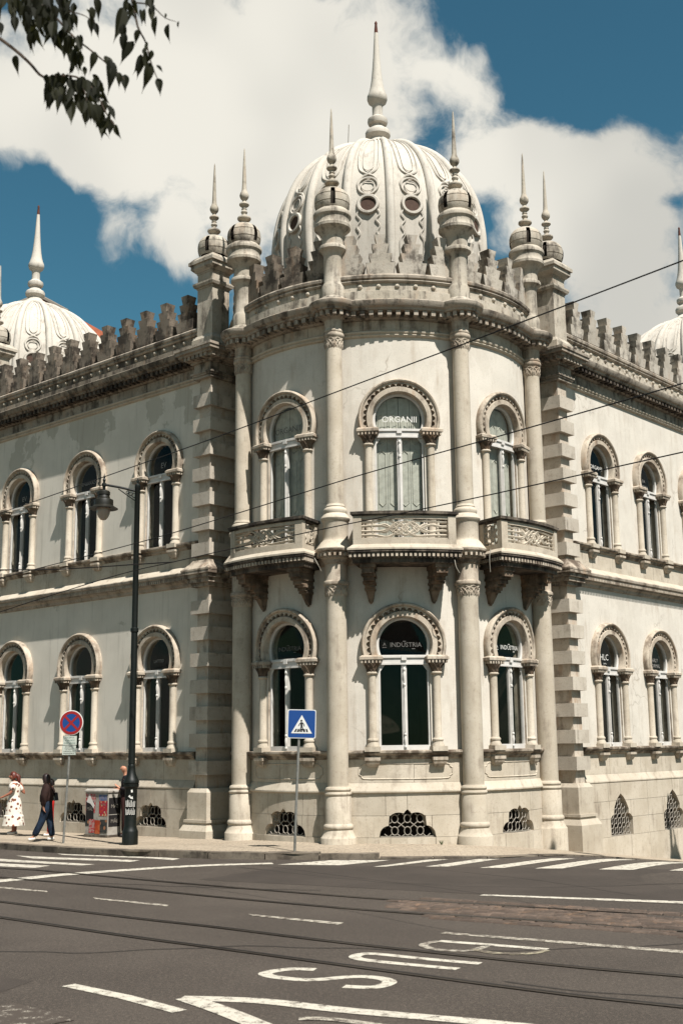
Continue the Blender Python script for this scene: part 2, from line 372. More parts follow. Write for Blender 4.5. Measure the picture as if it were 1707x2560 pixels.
def thing(name, label, cat, loc=(0, 0, 0), rz=0, group=None):
    o = ob(name, None, None, loc, rz, label=label, category=cat)
    if group: o['group'] = group
    return o
def bend(R0):
    return lambda x, y, z: ((R0-y)*sin(x/R0), -(R0-y)*cos(x/R0), z)
def poly_lerp(a, b, t): return tuple(p+(q-p)*t for p, q in zip(a, b))
_font = {}
def text_mb(body, size, align='CENTER', spacing=1.0):
    cu = bpy.data.curves.new('t', 'FONT'); cu.body = body; cu.size = size; cu.align_x = align; cu.align_y = 'CENTER'; cu.resolution_u = 2; cu.space_character = spacing
    o = bpy.data.objects.new('t', cu); COL.objects.link(o)
    dg = bpy.context.evaluated_depsgraph_get(); dg.update(); me = bpy.data.meshes.new_from_object(o.evaluated_get(dg))
    m = MB(); m.add([(v.co.x, 0, v.co.y) for v in me.vertices], [tuple(p.vertices) for p in me.polygons])
    bpy.data.objects.remove(o); bpy.data.curves.remove(cu); bpy.data.meshes.remove(me)
    return m
def zg(x, y):                          # height of the paving: the side street falls to the right, the pavement a little to the left
    e = (x-3.5)*.665+(y-27)*.747; k = max(-30, min(30, e/.6)); sp = log1p(exp(k))*.6 if k < 29 else e
    e2 = max(0, -(x+1)*.747+(y-28)*.665-1)
    return -.11*min(sp,40)-.19*(1-exp(-(e2/5)**1.2))

# ------------------------------------------------------------------ ground, road, pavement
def grid(xs, ys, zf):
    m = MB(); n = len(xs)
    m.add([(x, y, zf(x, y)) for y in ys for x in xs], [(j*n+i, j*n+i+1, (j+1)*n+i+1, (j+1)*n+i) for j in range(len(ys)-1) for i in range(n-1)])
    return m
def axis(lo, hi, st, ext):
    a = []; v = lo
    while v <= hi+1e-6: a.append(v); v += st
    return [-x for x in ext[::-1]]+a+ext
xs = sorted(set([round(-16+.5*i, 2) for i in range(73)]+[-1200, -300, -100, -50, -30, -22, 26, 34, 50, 100, 300, 1200]))
ys = sorted(set([round(8+.5*i, 2) for i in range(65)]+[-1200, -300, -100, -40, -10, 0, 45, 50, 60, 80, 120, 300, 1200]))
road = ob('road', grid(xs, ys, lambda x, y: zg(x, y)-.12).mesh('road', 'asphalt'), kind='structure')

CURB = [(-23.55, 44.1), (-8.59, 30.86), (-6.54, 28.87), (-4.64, 26.99), (-2.79, 26.0), (-1.05, 25.6), (.5, 25.5), (1.8, 25.45), (3.1, 25.5), (4.3, 26.2), (5.6, 27.6), (7, 29.2), (9, 31.4), (14, 37), (30, 55)]
INNER = [(-20.5, 47.5), (-5.6, 34.2), (-3.5, 32.3), (-1.5, 31), (-.8, 30.2), (.2, 29.8), (.9, 29.6), (1.5, 29.6), (2.2, 29.8), (2.8, 30), (3.3, 30.3), (4.2, 31.5), (6.2, 34), (11.2, 39.6), (27, 57.6)]
def resample(P, Q, step):
    a, b = [P[0]], [Q[0]]
    for i in range(len(P)-1):
        k = max(1, int(hypot(P[i+1][0]-P[i][0], P[i+1][1]-P[i][1])/step))
        for j in range(1, k+1): a.append(poly_lerp(P[i], P[i+1], j/k)); b.append(poly_lerp(Q[i], Q[i+1], j/k))
    return a, b
def drop(x): return .10*max(0., min(1., (x+.9)/1.4))
ca, cb = resample(CURB, INNER, .6)
m = MB(); NT_ = 12; vs = []
for p, q in zip(ca, cb):
    for j in range(NT_+1):
        x, y = poly_lerp(p, q, j/NT_); vs.append((x, y, zg(x, y)-drop(p[0])*max(0, 1-j/NT_*2.2)))
n = NT_+1
m.add(vs, [(i*n+j, i*n+j+1, (i+1)*n+j+1, (i+1)*n+j) for i in range(len(ca)-1) for j in range(NT_)])
side = ob('pavement', m.mesh('pavement', 'paving'), kind='structure')
near = MB(); A, B = (-3.0, 9.4), (.788, -.615)
pts = [(A[0]+B[0]*t, A[1]+B[1]*t) for t in (-40, 40)]
near.add([(*pts[0], -.02), (*pts[1], -.02), (pts[1][0]-25, pts[1][1]-32, -.02), (pts[0][0]-25, pts[0][1]-32, -.02), (*pts[0], -.3), (*pts[1], -.3)], [(0, 1, 2, 3), (0, 4, 5, 1)])
ob('near_pavement', near.mesh('near_pavement', 'paving'), kind='structure')
# kerb stones, one by one
k0 = None; acc = 0; i = 0
ka, _ = resample(CURB, INNER, .1)
seg = [ka[0]]; L = 0
for a, b in zip(ka, ka[1:]):
    d = hypot(b[0]-a[0], b[1]-a[1]); L += d; seg.append(b)
    if L >= 1.05+.25*random.random():
        p, q = Vector(seg[0]), Vector(seg[-1]); t = (q-p).normalized(); nrm = Vector((t.y, -t.x)); L = 0; seg = [b]
        if p.x < -12 or p.x > 12: continue
        g = t*.012; c4 = [p+g, q-g, q-g-nrm*.26, p+g-nrm*.26]; c4[0] += nrm*.02; c4[1] += nrm*.02
        m = MB(); zz = lambda c: zg(c.x, c.y)-drop(p.x)+.016+random.random()*.008
        top = [(c.x, c.y, zz(c)) for c in c4]
        m.add(top+[(c[0], c[1], c[2]-.3) for c in top], [(0, 1, 2, 3), (0, 4, 5, 1), (1, 5, 6, 2), (2, 6, 7, 3), (3, 7, 4, 0)])
        ob('kerb_stone', m.mesh('kerb_stone', 'kerb', False), side)
# painted markings, rails and cobbles are parts of the road
def rz_(x, y, dz): return (x, y, zg(x, y)-.12+dz)
def quadmark(name, q, mat='paint', n=10, dz=.005):
    m = MB(); a, b, c, d = q; vs = []
    for i in range(n+1):
        t = i/n; vs += [rz_(*poly_lerp(a, d, t), dz), rz_(*poly_lerp(b, c, t), dz)]
    m.add(vs, [(2*i, 2*i+1, 2*i+3, 2*i+2) for i in range(n)])
    return ob(name, m.mesh(name, mat, False), road)
def smooth_path(P, k=6):
    out = []
    for i in range(len(P)-1):
        p0, p1, p2, p3 = P[max(0, i-1)], P[i], P[i+1], P[min(len(P)-1, i+2)]
        for j in range(k):
            t = j/k; out.append(tuple(.5*((2*b)+(c-a)*t+(2*a-5*b+4*c-d)*t*t+(-a+3*b-3*c+d)*t**3) for a, b, c, d in zip(p0, p1, p2, p3)))
    return out+[P[-1]]
def ribbon(name, P, w, mat, dz=.007, h=None, parent=None):
    m = MB(); vs = []; n = len(P)
    for i, p in enumerate(P):
        a, b = Vector(P[max(0, i-1)]), Vector(P[min(n-1, i+1)]); t = (b-a).normalized(); nn = Vector((-t.y, t.x)); ww = w[0]+(w[1]-w[0])*i/(n-1) if isinstance(w, tuple) else w
        for s in (-.5, .5):
            q = Vector(p)+nn*ww*s; vs.append(rz_(q.x, q.y, dz))
    m.add(vs, [(2*i, 2*i+1, 2*i+3, 2*i+2) for i in range(n-1)])
    return ob(name, m.mesh(name, mat, False), parent or road)
ZL = [[(-6.66, 28.75), (-6.42, 28.30), (-3.58, 25.80), (-3.47, 26.10)], [(-7.55, 28.50), (-6.90, 27.45), (-4.42, 25.50), (-4.25, 25.82)],
      [(-7.78, 27.95), (-7.52, 27.02), (-5.28, 24.92), (-5.05, 25.10)], [(-7.36, 26.35), (-7.09, 25.4), (-6.14, 24.66), (-5.95, 25.10)]]
LD = Vector((-.76, .65))
quadmark('asphalt_patch', [(-2.6, 22.1), (-1.0, 24.55), (9.5, 22.2), (9.0, 15.9)], 'asphalt2', 30, .0025)
quadmark('asphalt_patch', [(-5.6, 13.2), (-5.2, 14.3), (-3.2, 12.9), (-3.5, 11.9)], 'asphalt2', 12, .0025)
for i, (a, b, c, d) in enumerate(ZL):
    if i > 1: a, b = tuple(Vector(a)+LD*2.5), tuple(Vector(b)+LD*2.5)
    quadmark('crossing_stripe', (a, b, c, d))
for q in ([(-1.35, 24.62), (-.1, 24.35), (.9, 25.25), (-.3, 25.4)], [(.53, 23.99), (.80, 24.0), (2.10, 25.33), (1.70, 25.33)], [(1.54, 23.92), (1.97, 23.88), (3.15, 25.33), (2.70, 25.33)], [(2.53, 23.56), (3.0, 23.52), (4.75, 25.55), (4.25, 25.5)],
          [(3.54, 23.34), (4.05, 23.29), (6.20, 26.0), (5.65, 26.0)], [(4.68, 23.07), (5.28, 22.93), (7.5, 25.8), (6.85, 25.8)], [(5.9, 22.75), (6.5, 22.6), (8.7, 25.4), (8.1, 25.5)]):
    quadmark('crossing_stripe', q)
ribbon('edge_line', smooth_path([(-9, 19.6), (-6.17, 22.2), (-5.1, 23.28), (-3.05, 24.5), (-1.45, 24.86)]), (.42, .3), 'paint', .0065)
for q in ([(-7.2, 22.3), (-7.1, 21.95), (-4.87, 20.45), (-4.93, 20.64)], [(-3.98, 19.69), (-3.88, 19.47), (-2.65, 18.55), (-2.64, 18.72)], [(-1.38, 17.64), (-1.3, 17.46), (-.11, 16.52), (-.03, 16.7)]):
    quadmark('lane_dash', q, 'worn')
quadmark('lane_line', [(1.17, 15.70), (1.24, 15.82), (5.45, 13.28), (5.36, 13.08)], 'worn', 20)
quadmark('lane_line', [(2.07, 19.42), (2.16, 19.55), (6.8, 17.75), (6.7, 17.45)], 'paint', 20)
RAILS = [[(-13.5, 31), (-7.0, 25.0), (-4.79, 23.14), (-2.95, 21.65), (-.06, 19.52), (1.22, 18.74), (2.74, 17.96), (4.57, 17.02), (9, 14.9)],
         [(-12.6, 27.6), (-6.34, 22.86), (-3.58, 20.87), (-1.98, 19.57), (-.05, 18.15), (1.13, 17.4), (2.53, 16.67), (4.19, 15.66), (8.6, 13.4)],
         [(-11.5, 24.3), (-5.35, 19.33), (-2.97, 17.39), (-1.65, 16.39), (-.05, 15.08), (2.05, 13.58), (3.39, 12.76), (8, 10.2)],
         [(-11, 22.8), (-4.85, 17.58), (-2.68, 15.72), (-1.49, 14.77), (-.05, 13.61), (1.82, 12.13), (3.0, 11.35), (7.5, 8.6)]]
for R_ in RAILS:
    P = smooth_path(R_, 10); w = .125
    r_ = ribbon('tram_rail', P, w, 'rail', .008)
    def off(P, d):
        o = []
        for i, p in enumerate(P):
            t = (Vector(P[min(len(P)-1, i+1)])-Vector(P[max(0, i-1)])).normalized(); o.append((p[0]-t.y*d, p[1]+t.x*d))
        return o
    ribbon('rail_head', off(P, -.035), .045, 'steel', .011, parent=r_)
    ribbon('groove', off(P, .012), .034, 'black', .013, parent=r_)
_sk = [0]
def stroke(name, P, w, mat):
    _sk[0] += 1; return ribbon(name, smooth_path(P, 5) if len(P) > 3 else P, w, mat, .0042+.0004*_sk[0])
stroke('painted_letter', [(-.33, 13.36), (-.60, 13.40), (-.84, 13.20), (-.74, 12.98), (-.38, 12.80), (.02, 12.93), (.20, 12.93), (.38, 12.80), (.42, 12.60), (.26, 12.39), (-.03, 12.45)], .15, 'paint')
stroke('painted_letter', [(1.44, 13.60), (.85, 13.93), (.37, 14.25), (.17, 14.27), (.10, 14.05), (.33, 13.80), (1.17, 13.30)], .14, 'paint')
stroke('painted_letter', [(2.30, 14.44), (1.70, 14.80), (1.11, 15.12)], .14, 'paint')
stroke('painted_letter', [(1.11, 15.12), (.90, 14.84), (1.06, 14.50), (1.40, 14.42), (1.62, 14.70)], .11, 'worn')
stroke('painted_letter', [(1.45, 14.52), (1.68, 14.24), (2.05, 14.18), (2.28, 14.40)], .11, 'yellowed')
stroke('lane_arrow', [(-2.78, 12.66), (-2.1, 12.05), (-1.5, 11.40)], .16, 'paint')
stroke('lane_arrow', [(-1.56, 11.97), (-.8, 11.80), (0, 11.36), (1.2, 10.82), (2.6, 10.1)], .21, 'paint')
stroke('lane_arrow', [(-1.52, 11.98), (-1.12, 11.42), (-.7, 10.75), (-.3, 10.1)], .22, 'paint')
stroke('lane_arrow', [(-.42, 11.05), (-.15, 11.02), (.3, 10.75), (1, 10.3)], .12, 'worn')
stroke('worn_patch', [(-3.3, 11.6), (-2.9, 11.25), (-2.6, 10.9)], .6, 'rubbed')
for P_ in ([(-6, 15.2), (-3.2, 14.6), (-1.2, 14.9), (1.5, 14.4), (4.5, 14.8)], [(-2.0, 24.2), (-.6, 22.6), (.9, 21.2), (3.2, 20.4), (6.5, 20.9)], [(-4.5, 21.8), (-1.5, 20.6), (-.4, 20.4)], [(1.6, 12.6), (2.6, 11.9), (4.0, 11.6)]):
    ribbon('tar_seam', [(x+.03*sin(7*x), y+.05*sin(5*x+1)) for x, y in smooth_path(P_, 8)], .045, 'tar', .003)
# cobbles between and beside the far rails
rnd = random.Random(3)
cmesh = []
for k in range(6):
    a, b = .105+rnd.random()*.02, .065+rnd.random()*.012; m = MB(); h = .018
    ring0 = [(-a, -b), (a, -b), (a, b), (-a, b)]; j = lambda: (rnd.random()-.5)*.02
    lo = [(x, y, 0) for x, y in ring0]; hi = [(x*.82+j(), y*.8+j(), h+j()*.3) for x, y in ring0]
    m.add(lo+hi, [(4, 5, 6, 7)]+[(i, (i+1) % 4, 4+(i+1) % 4, 4+i) for i in range(4)]); cmesh.append(m.mesh('cobble', 'cobble', False))
PF, PN = smooth_path(RAILS[0], 24), smooth_path(RAILS[1], 24)
cnt = 0
ux, uy = Vector((.868, -.496)), Vector((.496, .868))
for r_ in range(-4, 19):
    off_ = (rnd.random()-.5)*.2
    for c_ in range(0, 40):
        p = Vector((-.05, 17.62))+ux*(c_*.232+off_)+uy*(r_*.150-.05)
        if p.x > 6.3: continue
        t = (p-Vector((-.05, 18.15))).dot(ux); w = (p-Vector((-.05, 18.15))).dot(uy)+.014*t*t*.25
        if w < -.32-.02*t or w > 1.55: continue
        if p.x < .3+.5*abs(w-.4)+rnd.random()*.5: continue
        if abs(w) < .13 or abs(w-1.18) < .13: continue
        if cnt >= 300: continue
        cnt += 1
        o = ob('cobble', rnd.choice(cmesh), road, rz_(p.x, p.y, .001), atan2(ux.y, ux.x)+(rnd.random()-.5)*.16)

# ------------------------------------------------------------------ the palace
PAL = thing('corner_palace', 'cream stone two storey corner palace with ribbed dome and slender finials', 'building', (1.173, 32, 0), .061)
R0 = 3.95; D0 = 3.60
TW = bend(R0)
def FL(x, y, z): return (x, y-D0, z)
LPHI, RPHI = -pi/4, pi/4
ZGF, ZUF = 4.47, 9.92
# ---- horseshoe window pieces, in a flat frame (x right, -y out, z from the arch centre)
def ring_arc(m, prof, a0, a1, n):
    k = len(prof); vs = []
    for i in range(n+1):
        a = a0+(a1-a0)*i/n
        for r, w in prof: vs.append((r*cos(a), -w, r*sin(a)))
    m.add(vs, [(i*k+j, i*k+j+1, (i+1)*k+j+1, (i+1)*k+j) for i in range(n) for j in range(k-1)])
A0, A1 = radians(-24), radians(204)
def win_surround(zb):
    m = MB(); ring_arc(m, [(.64, -.30), (.64, .09), (.66, .12), (.77, .12), (.78, .10), (.78, .01), (.885, .01), (.89, .12), (.905, .16), (.935, .175), (.96, .16), (.98, .12), (.98, -.02)], A0, A1, 56)
    N = 23; n = N*6; vs = []                                   # scalloped inner lip of the outer roll
    for i in range(n+1):
        a = A0+(A1-A0)*i/n; ri = .79+.072*abs(sin(pi*N*i/n))**.7
        for r, w in ((.892, .115), (ri, .115), (ri, .01)): vs.append((r*cos(a), -w, r*sin(a)))
    m.add(vs, [(i*3+j, i*3+j+1, i*3+j+4, i*3+j+3) for i in range(n) for j in range(2)])
    for s in (-1, 1): m.add([(s*.605, 0, zb), (s*.605, .30, zb), (s*.605, .30, -.24), (s*.605, 0, -.24)], [(0, 1, 2, 3)])
    m.box(-.605, .605, -.02, .3, zb-.03, zb+.004, 4)
    return m
def win_frame(zb):
    m = MB(); ring_arc(m, [(.585, -.24), (.585, -.16), (.60, -.145), (.645, -.145)], A0, A1, 40)
    m.box(-.61, .61, .13, .22, -.46, -.235, 6); m.box(-.61, .61, .10, .14, -.30, -.255, 6); m.box(-.61, .61, .11, .14, -.46, -.42, 6)
    for s in (-1, 1):
        a, b = sorted((s*.605, s*.56)); m.box(a, b, .15, .22, zb, -.46)
        a, b = sorted((s*.535, s*.45)); m.add([(s*.565, .16, -.44), (s*.43, .16, -.44), (s*.565, .16, -.62)], [(0, 1, 2)])
        a, b = sorted((s*.062, s*.03)); m.box(a, b, .155, .22, zb, -.46)
    m.box(-.61, .61, .14, .22, zb, zb+.12, 6)
    return m
def win_mullion(zb):
    m = MB(); m.box(-.038, .038, .135, .215, zb+.02, -.25)
    for z0, z1 in ((zb+.06, zb+.42), (-.95, -.5)):
        L_ = z1-z0; m.lathe([(r*.78, z0+f*L_) for r, f in ((.022, 0), (.04, .02), (.04, .1), (.02, .14), (.028, .3), (.045, .5), (.03, .68), (.02, .74), (.04, .8), (.04, .88), (.02, .95), (.03, 1))], 10, 0, .125)
    m.lathe([(.014, zb+.4), (.015, -.9)], 8, 0, .125)
    m.box(-.06, .06, .09, .2, -.36, -.25)
    return m
def win_impost(s):
    m = MB(); c = s*.745
    m.box(c-.255, c+.255, -.24, .10, -.345, -.285); m.box(c-.255, c+.255, -.24, .10, -.285, -.245, 1, (-.05, -.05, 0))
    m.box(c-.235, c+.235, -.22, .08, -.362, -.345); m.box(c-.175, c+.175, -.15, .08, -.43, -.362)
    for i in range(6): m.box(c-.222+i*.08, c-.182+i*.08, -.218, -.15, -.425, -.362)
    for sx in (-1, 1):
        for i in range(3): m.box(*sorted((c+sx*.17, c+sx*.228)), -.15+i*.08, -.11+i*.08, -.425, -.362)
    return m
def win_capital(s):
    m = MB(); c = s*.745; cy = -.055
    def q(t):
        r = .105+.075*t**1.6; return r
    n = 16; prof = [(q(t/5), -.64+.21*t/5) for t in range(6)]; m.lathe(prof, n, c, cy)
    for i in range(10):
        for d in (-1, 1):
            m.tube([(c+(q(t/4)+.004)*sin(2*pi*i/10+d*t*.157), cy-(q(t/4)+.004)*cos(2*pi*i/10+d*t*.157), -.635+.2*t/4) for t in range(5)], .008, 4)
    return m
def win_colonnette(s, zb):
    m = MB(); c = s*.745
    m.lathe([(.11, -.625), (.13, -.645), (.13, -.665), (.10, -.69), (.09, -.70), (.088, zb+.30), (.105, zb+.27), (.125, zb+.25), (.125, zb+.22), (.11, zb+.20), (.115, zb+.17), (.15, zb+.11), (.15, zb+.09)], 18, c, -.055)
    m.box(c-.17, c+.17, -.225, .05, zb-.02, zb+.09)
    return m
def win_lunette():
    m = MB(); n = 40; a0 = math.asin(-.24/.58); pts = [(.58*cos(a0+(pi-2*a0)*i/n), .19, .58*sin(a0+(pi-2*a0)*i/n)) for i in range(n+1)]
    m.add(pts, [tuple(range(n+1))]); return m
def win_pane(s, zb):
    a, b = sorted((s*.565, s*.04)); return MB().add([(a, .19, zb+.12), (b, .19, zb+.12), (b, .19, -.46), (a, .19, -.46)], [(0, 1, 2, 3)])
def win_room(zb):
    m = MB(); x, y0, y1 = .63, .305, 1.15
    m.add([(-x, y0, zb), (x, y0, zb), (x, y0, .64), (-x, y0, .64), (-x, y1, zb), (x, y1, zb), (x, y1, .64), (-x, y1, .64)], [(4, 5, 6, 7), (0, 1, 5, 4), (2, 3, 7, 6), (0, 4, 7, 3), (1, 2, 6, 5)])
    return m
def win_curtain(rn):
    m = MB(); s = rn.choice((-1, 1)); x0 = .10+.25*rn.random(); pts = []
    n = 18; vs = []
    for i in range(n+1):
        x = s*(x0+(.60-x0)*i/n); vs += [(x, .55+.03*sin(i*1.9), -2.3), (x, .55+.03*sin(i*1.9), .3)]
    m.add(vs, [(2*i, 2*i+1, 2*i+3, 2*i+2) for i in range(n)]); return m
def win_shutters(s, zb):                                         # panelled folding leaf behind the glass
    m = MB()
    for a, b in ((.008, .285), (.293, .565)):
        p, q_ = sorted((s*a, s*b)); m.box(p, q_, .30, .33, zb+.1, .57)
        for z0, z1 in ((zb+.25, zb+1.0), (zb+1.1, -.75), (-.6, .15)):
            m.tube([(p+.05, .295, z0+.08), (p+.05, .295, z1-.08), ((p+q_)/2, .295, z1), (q_-.05, .295, z1-.08), (q_-.05, .295, z0+.08), ((p+q_)/2, .295, z0)], .011, 4, True)
    return m
WCACHE = {}
def window(parent, frame, loc, rz, zb, kind='wing', words=None, wmat='ghost', seed=0):
    """frame: 'flat' or 'bent'; the tower windows are bent round the tower axis"""
    fn = (lambda x, y, z: (x, y, z)) if frame == 'flat' else TW
    def part(key, make, mat, smooth=True):
        k = (key, frame, zb)
        if k not in WCACHE:
            q = make()
            if key[:4] in ('wind', 'mull', 'lune', 'pane', 'shut'): q.move(0, -.10, 0)
            WCACHE[k] = q.map(fn).mesh(key, mat, smooth)
        return WCACHE[k]
    w = ob('arched_window', part('arched_window', lambda: win_surround(zb), 'stone2'), parent, loc, rz)
    ob('window_frame', part('window_frame', lambda: win_frame(zb), 'white', True), w)
    ob('mullion', part('mullion', lambda: win_mullion(zb), 'white'), w)
    ob('glass_pane', part('lunette', win_lunette, 'glass', False), w)
    for s in (-1, 1):
        ob('glass_pane', part('pane%d' % s, lambda: win_pane(s, zb), 'glass', False), w)
        ob('impost', part('impost%d' % s, lambda: win_impost(s), 'stone2', False), w)
        ob('capital', part('capital%d' % s, lambda: win_capital(s), 'corbel'), w)
        ob('colonnette', part('colonnette%d' % s, lambda: win_colonnette(s, zb), 'stone'), w)
    ob('room_interior', part('room', lambda: win_room(zb), 'inner', False), w)
    if kind == 'balcony':
        for s in (-1, 1): ob('shutter', part('shutter%d' % s, lambda: win_shutters(s, zb), 'shutter', False), w)
    else:
        rn = random.Random(seed)
        if seed % 3 == 0: ob('curtain', win_curtain(rn).map(fn).mesh('curtain', 'curtain'), w)
    for (txt, size, x, z) in words or ():
        t = text_mb(txt, size); t.v = [(a+x, .078+b, c+z) for a, b, c in t.v]
        if txt == 'INDUSTRIA' or txt == 'A': pass
        ob('lettering', t.map(fn).mesh('lettering', wmat, False), w)
    return w
def bars(parent, rects, mat, fn):
    m = MB()
    for x0, x1, z0, z1 in rects: m.add([(x0, .078, z0), (x1, .078, z0), (x1, .078, z1), (x0, .078, z1)], [(0, 1, 2, 3)])
    ob('lettering_mark', m.map(fn).mesh('lettering_mark', mat, False), parent)

# ---- walls with openings, as upright strips
def wall_mb(u0, u1, z0, z1, holes, step=.35):
    br = {u0, u1}
    k = max(1, int((u1-u0)/step)); br |= {u0+(u1-u0)*i/k for i in range(k+1)}
    for uc, zc, zb in holes:
        br = {b for b in br if abs(b-uc) > .68}; br |= {uc+.66*sin(pi/2*i/14) for i in range(-14, 15)} | {uc-.605, uc+.605}
    br = sorted(b for b in br if u0 <= b <= u1); m = MB()
    def Q(a, b, za0, zb0, za1, zb1): m.add([(a, 0, za0), (b, 0, zb0), (b, 0, zb1), (a, 0, za1)], [(0, 1, 2, 3)])
    for a, b in zip(br, br[1:]):
        if b-a < 1e-5: continue
        mid = (a+b)/2; hit = [h for h in holes if abs(mid-h[0]) < .66]
        if not hit: Q(a, b, z0, z0, z1, z1); continue
        uc, zc, zb = hit[0]; h = lambda e: sqrt(max(0, .66**2-(e-uc)**2))
        if abs(mid-uc) < .605: Q(a, b, z0, z0, zc+zb, zc+zb)
        else: Q(a, b, z0, z0, zc-h(a), zc-h(b))
        Q(a, b, zc+h(a), zc+h(b), z1, z1)
    return m
# ---- basement grilles
def gr_top(u):
    a = abs(u)
    if a < .08: return .745-.9*a
    if a < .425: return .50+.172*sqrt(max(0, 1-((a-.2)/.226)**2))
    return .13+.25*sqrt(max(0, 1-((a-.42)/.22)**2))
GRW = dict(top=gr_top, hw=.64, bot=.12, steps=(.425,), dx=.29, dz=.27)
def gr_top2(u):
    a = abs(u)*.42/.60
    if a < .285: return .38+.40*(1-(a/.29)**1.7) if a > .1 else .38+.40*(1-(.1/.29)**1.7)+(.1-a)*.9
    return .10+.17*sqrt(max(0, 1-((a-.25)/.17)**2))
GRT = dict(top=gr_top2, hw=.60, bot=-.31, steps=(.407,), dx=.215, dz=.25)
def gr_slices(g): return sorted({g['hw']*i/22 for i in range(-22, 23)} | {s*v for v in g['steps'] for s in (-1, 1)} | {s*(v+.0005) for v in g['steps'] for s in (-1, 1)})
def slab_mb(u0, u1, z0, z1, w, depth, gr=None, uc=0, step=.3):
    """a facing stone: front strips (cut by a grille opening) and its four edges"""
    k = max(1, int((u1-u0)/step+.5)); br = {u0+(u1-u0)*i/k for i in range(k+1)}
    if gr: br |= {uc+e for e in gr_slices(gr) if u0 < uc+e < u1}
    br = sorted(br); m = MB()
    for a, b in zip(br, br[1:]):
        mid = (a+b)/2-uc; iv = [(z0, z0, z1, z1)]
        if gr and abs(mid) < gr['hw']:
            ta, tb = gr['top'](a-uc), gr['top'](b-uc)
            if abs(a-uc) > gr['hw']: ta = gr['bot']
            if abs(b-uc) > gr['hw']: tb = gr['bot']
            iv = []
            if gr['bot'] > z0: iv.append((z0, z0, min(z1, gr['bot']), min(z1, gr['bot'])))
            if max(ta, tb) < z1: iv.append((max(z0, ta), max(z0, tb), z1, z1))
        for p in iv:
            if p[2]-p[0] > 1e-4 or p[3]-p[1] > 1e-4: m.add([(a, -w, p[0]), (b, -w, p[1]), (b, -w, p[3]), (a, -w, p[2])], [(0, 1, 2, 3)])
    for a, b in zip(br, br[1:]):
        if gr and abs((a+b)/2-uc) < gr['hw'] and gr['bot'] < z1 and gr['top']((a+b)/2-uc) > z1: continue
        m.add([(a, -w, z1), (b, -w, z1), (b, -w+depth, z1), (a, -w+depth, z1)], [(0, 1, 2, 3)])
    for u in (u0, u1):
        zl = z0
        if gr and abs(u-uc) < gr['hw'] and gr['bot'] <= z0: zl = max(z0, gr['top'](u-uc))
        if zl < z1: m.add([(u, -w, zl), (u, -w, z1), (u, -w+depth, z1), (u, -w+depth, zl)], [(0, 1, 2, 3)])
    return m
def grille(parent, g, uc, w, fn, rz, stonemat='stone'):
    out = []; sl = gr_slices(g); P = [(-g['hw'], g['bot'])]+[(e, g['top'](e)) for e in sl]+[(g['hw'], g['bot'])]
    m = MB()
    for (a, za), (b, zb) in zip(P, P[1:]+P[:1]): m.add([(uc+a, -w, za), (uc+b, -w, zb), (uc+b, -w+.30, zb), (uc+a, -w+.30, za)], [(0, 1, 2, 3)])
    rv = ob('basement_opening', m.map(fn).mesh('basement_opening', stonemat, False), parent, (0, 0, 0), rz)
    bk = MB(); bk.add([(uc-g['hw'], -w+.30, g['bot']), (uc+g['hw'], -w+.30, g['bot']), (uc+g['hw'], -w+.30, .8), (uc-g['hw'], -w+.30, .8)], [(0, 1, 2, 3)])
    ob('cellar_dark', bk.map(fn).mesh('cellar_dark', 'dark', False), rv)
    m = MB(); inside = lambda x, z: abs(x) < g['hw']-.004 and g['bot']-.002 < z < g['top'](x)-.004
    y = -w+.07; r = min(g['dx'], g['dz'])*.31; nx = int(g['hw']/g['dx'])+1
    for i in range(-nx, nx+1):
        for j in range(0, 6):
            cx, cz = i*g['dx'], g['bot']+.14+j*g['dz']
            if inside(cx, cz):
                pts = [(uc+cx+r*.92*cos(2*pi*k/14), y, cz+r*1.1*sin(2*pi*k/14)) for k in range(14)]
                if all(inside(p[0]-uc, p[2]) for p in pts): m.tube(pts, .013, 4, True)
            for sx in (-1, 1):
                for sz in (-1, 1):
                    a = (cx+sx*r*.68, cz+sz*r*.78); b = (cx+sx*g['dx']/2, cz+sz*g['dz']/2)
                    q = [poly_lerp(a, b, t/3) for t in range(4)]
                    for p0, p1 in zip(q, q[1:]):
                        if inside(*p0) and inside(*p1): m.tube([(uc+p0[0], y, p0[1]), (uc+p1[0], y, p1[1])], .012, 4)
    m.box(uc-g['hw']+.02, uc+g['hw']-.02, y-.012, y+.012, g['bot']+.005, g['bot']+.03, 6)
    ob('grille', m.map(fn).mesh('grille', 'iron', False), rv)

# ---- horizontal bands common to tower bays and wings
P_LEDGE = [(0, 1.08), (.10, 1.10), (.13, 1.12), (.13, 1.15), (.035, 1.33), (0, 1.335)]
P_SILL = [(0, 1.85), (.05, 1.86), (.09, 1.90), (.10, 1.94), (.16, 1.96), (.19, 2.0), (.19, 2.04), (.15, 2.055), (0, 2.06)]
P_MID = [(0, 6.36), (.05, 6.38), (.07, 6.46), (.14, 6.50), (.15, 6.58), (.21, 6.60), (.22, 6.64), (.26, 6.66), (.27, 6.72), (.25, 6.745), (0, 6.75)]
P_WEA = [(0, 6.742), (.24, 6.746), (.05, 6.91), (0, 6.92)]
P_USILL = [(w*.9, z+5.52) for w, z in P_SILL]
P_FRM = [(0, 11.98), (.05, 12.0), (.075, 12.03), (.05, 12.06), (.085, 12.085), (.095, 12.12), (.03, 12.16), (0, 12.16)]
P_COR = [(0, 12.40), (.09, 12.42), (.12, 12.455), (.12, 12.56), (.36, 12.58), (.37, 12.63), (.43, 12.66), (.47, 12.73), (.48, 12.79), (.42, 12.83), (.14, 12.90), (0, 12.90)]
P_ATT = [(0, 12.88), (.13, 12.88), (.13, 13.10), (.10, 13.115), (.06, 13.13), (.06, 13.33), (0, 13.33)]
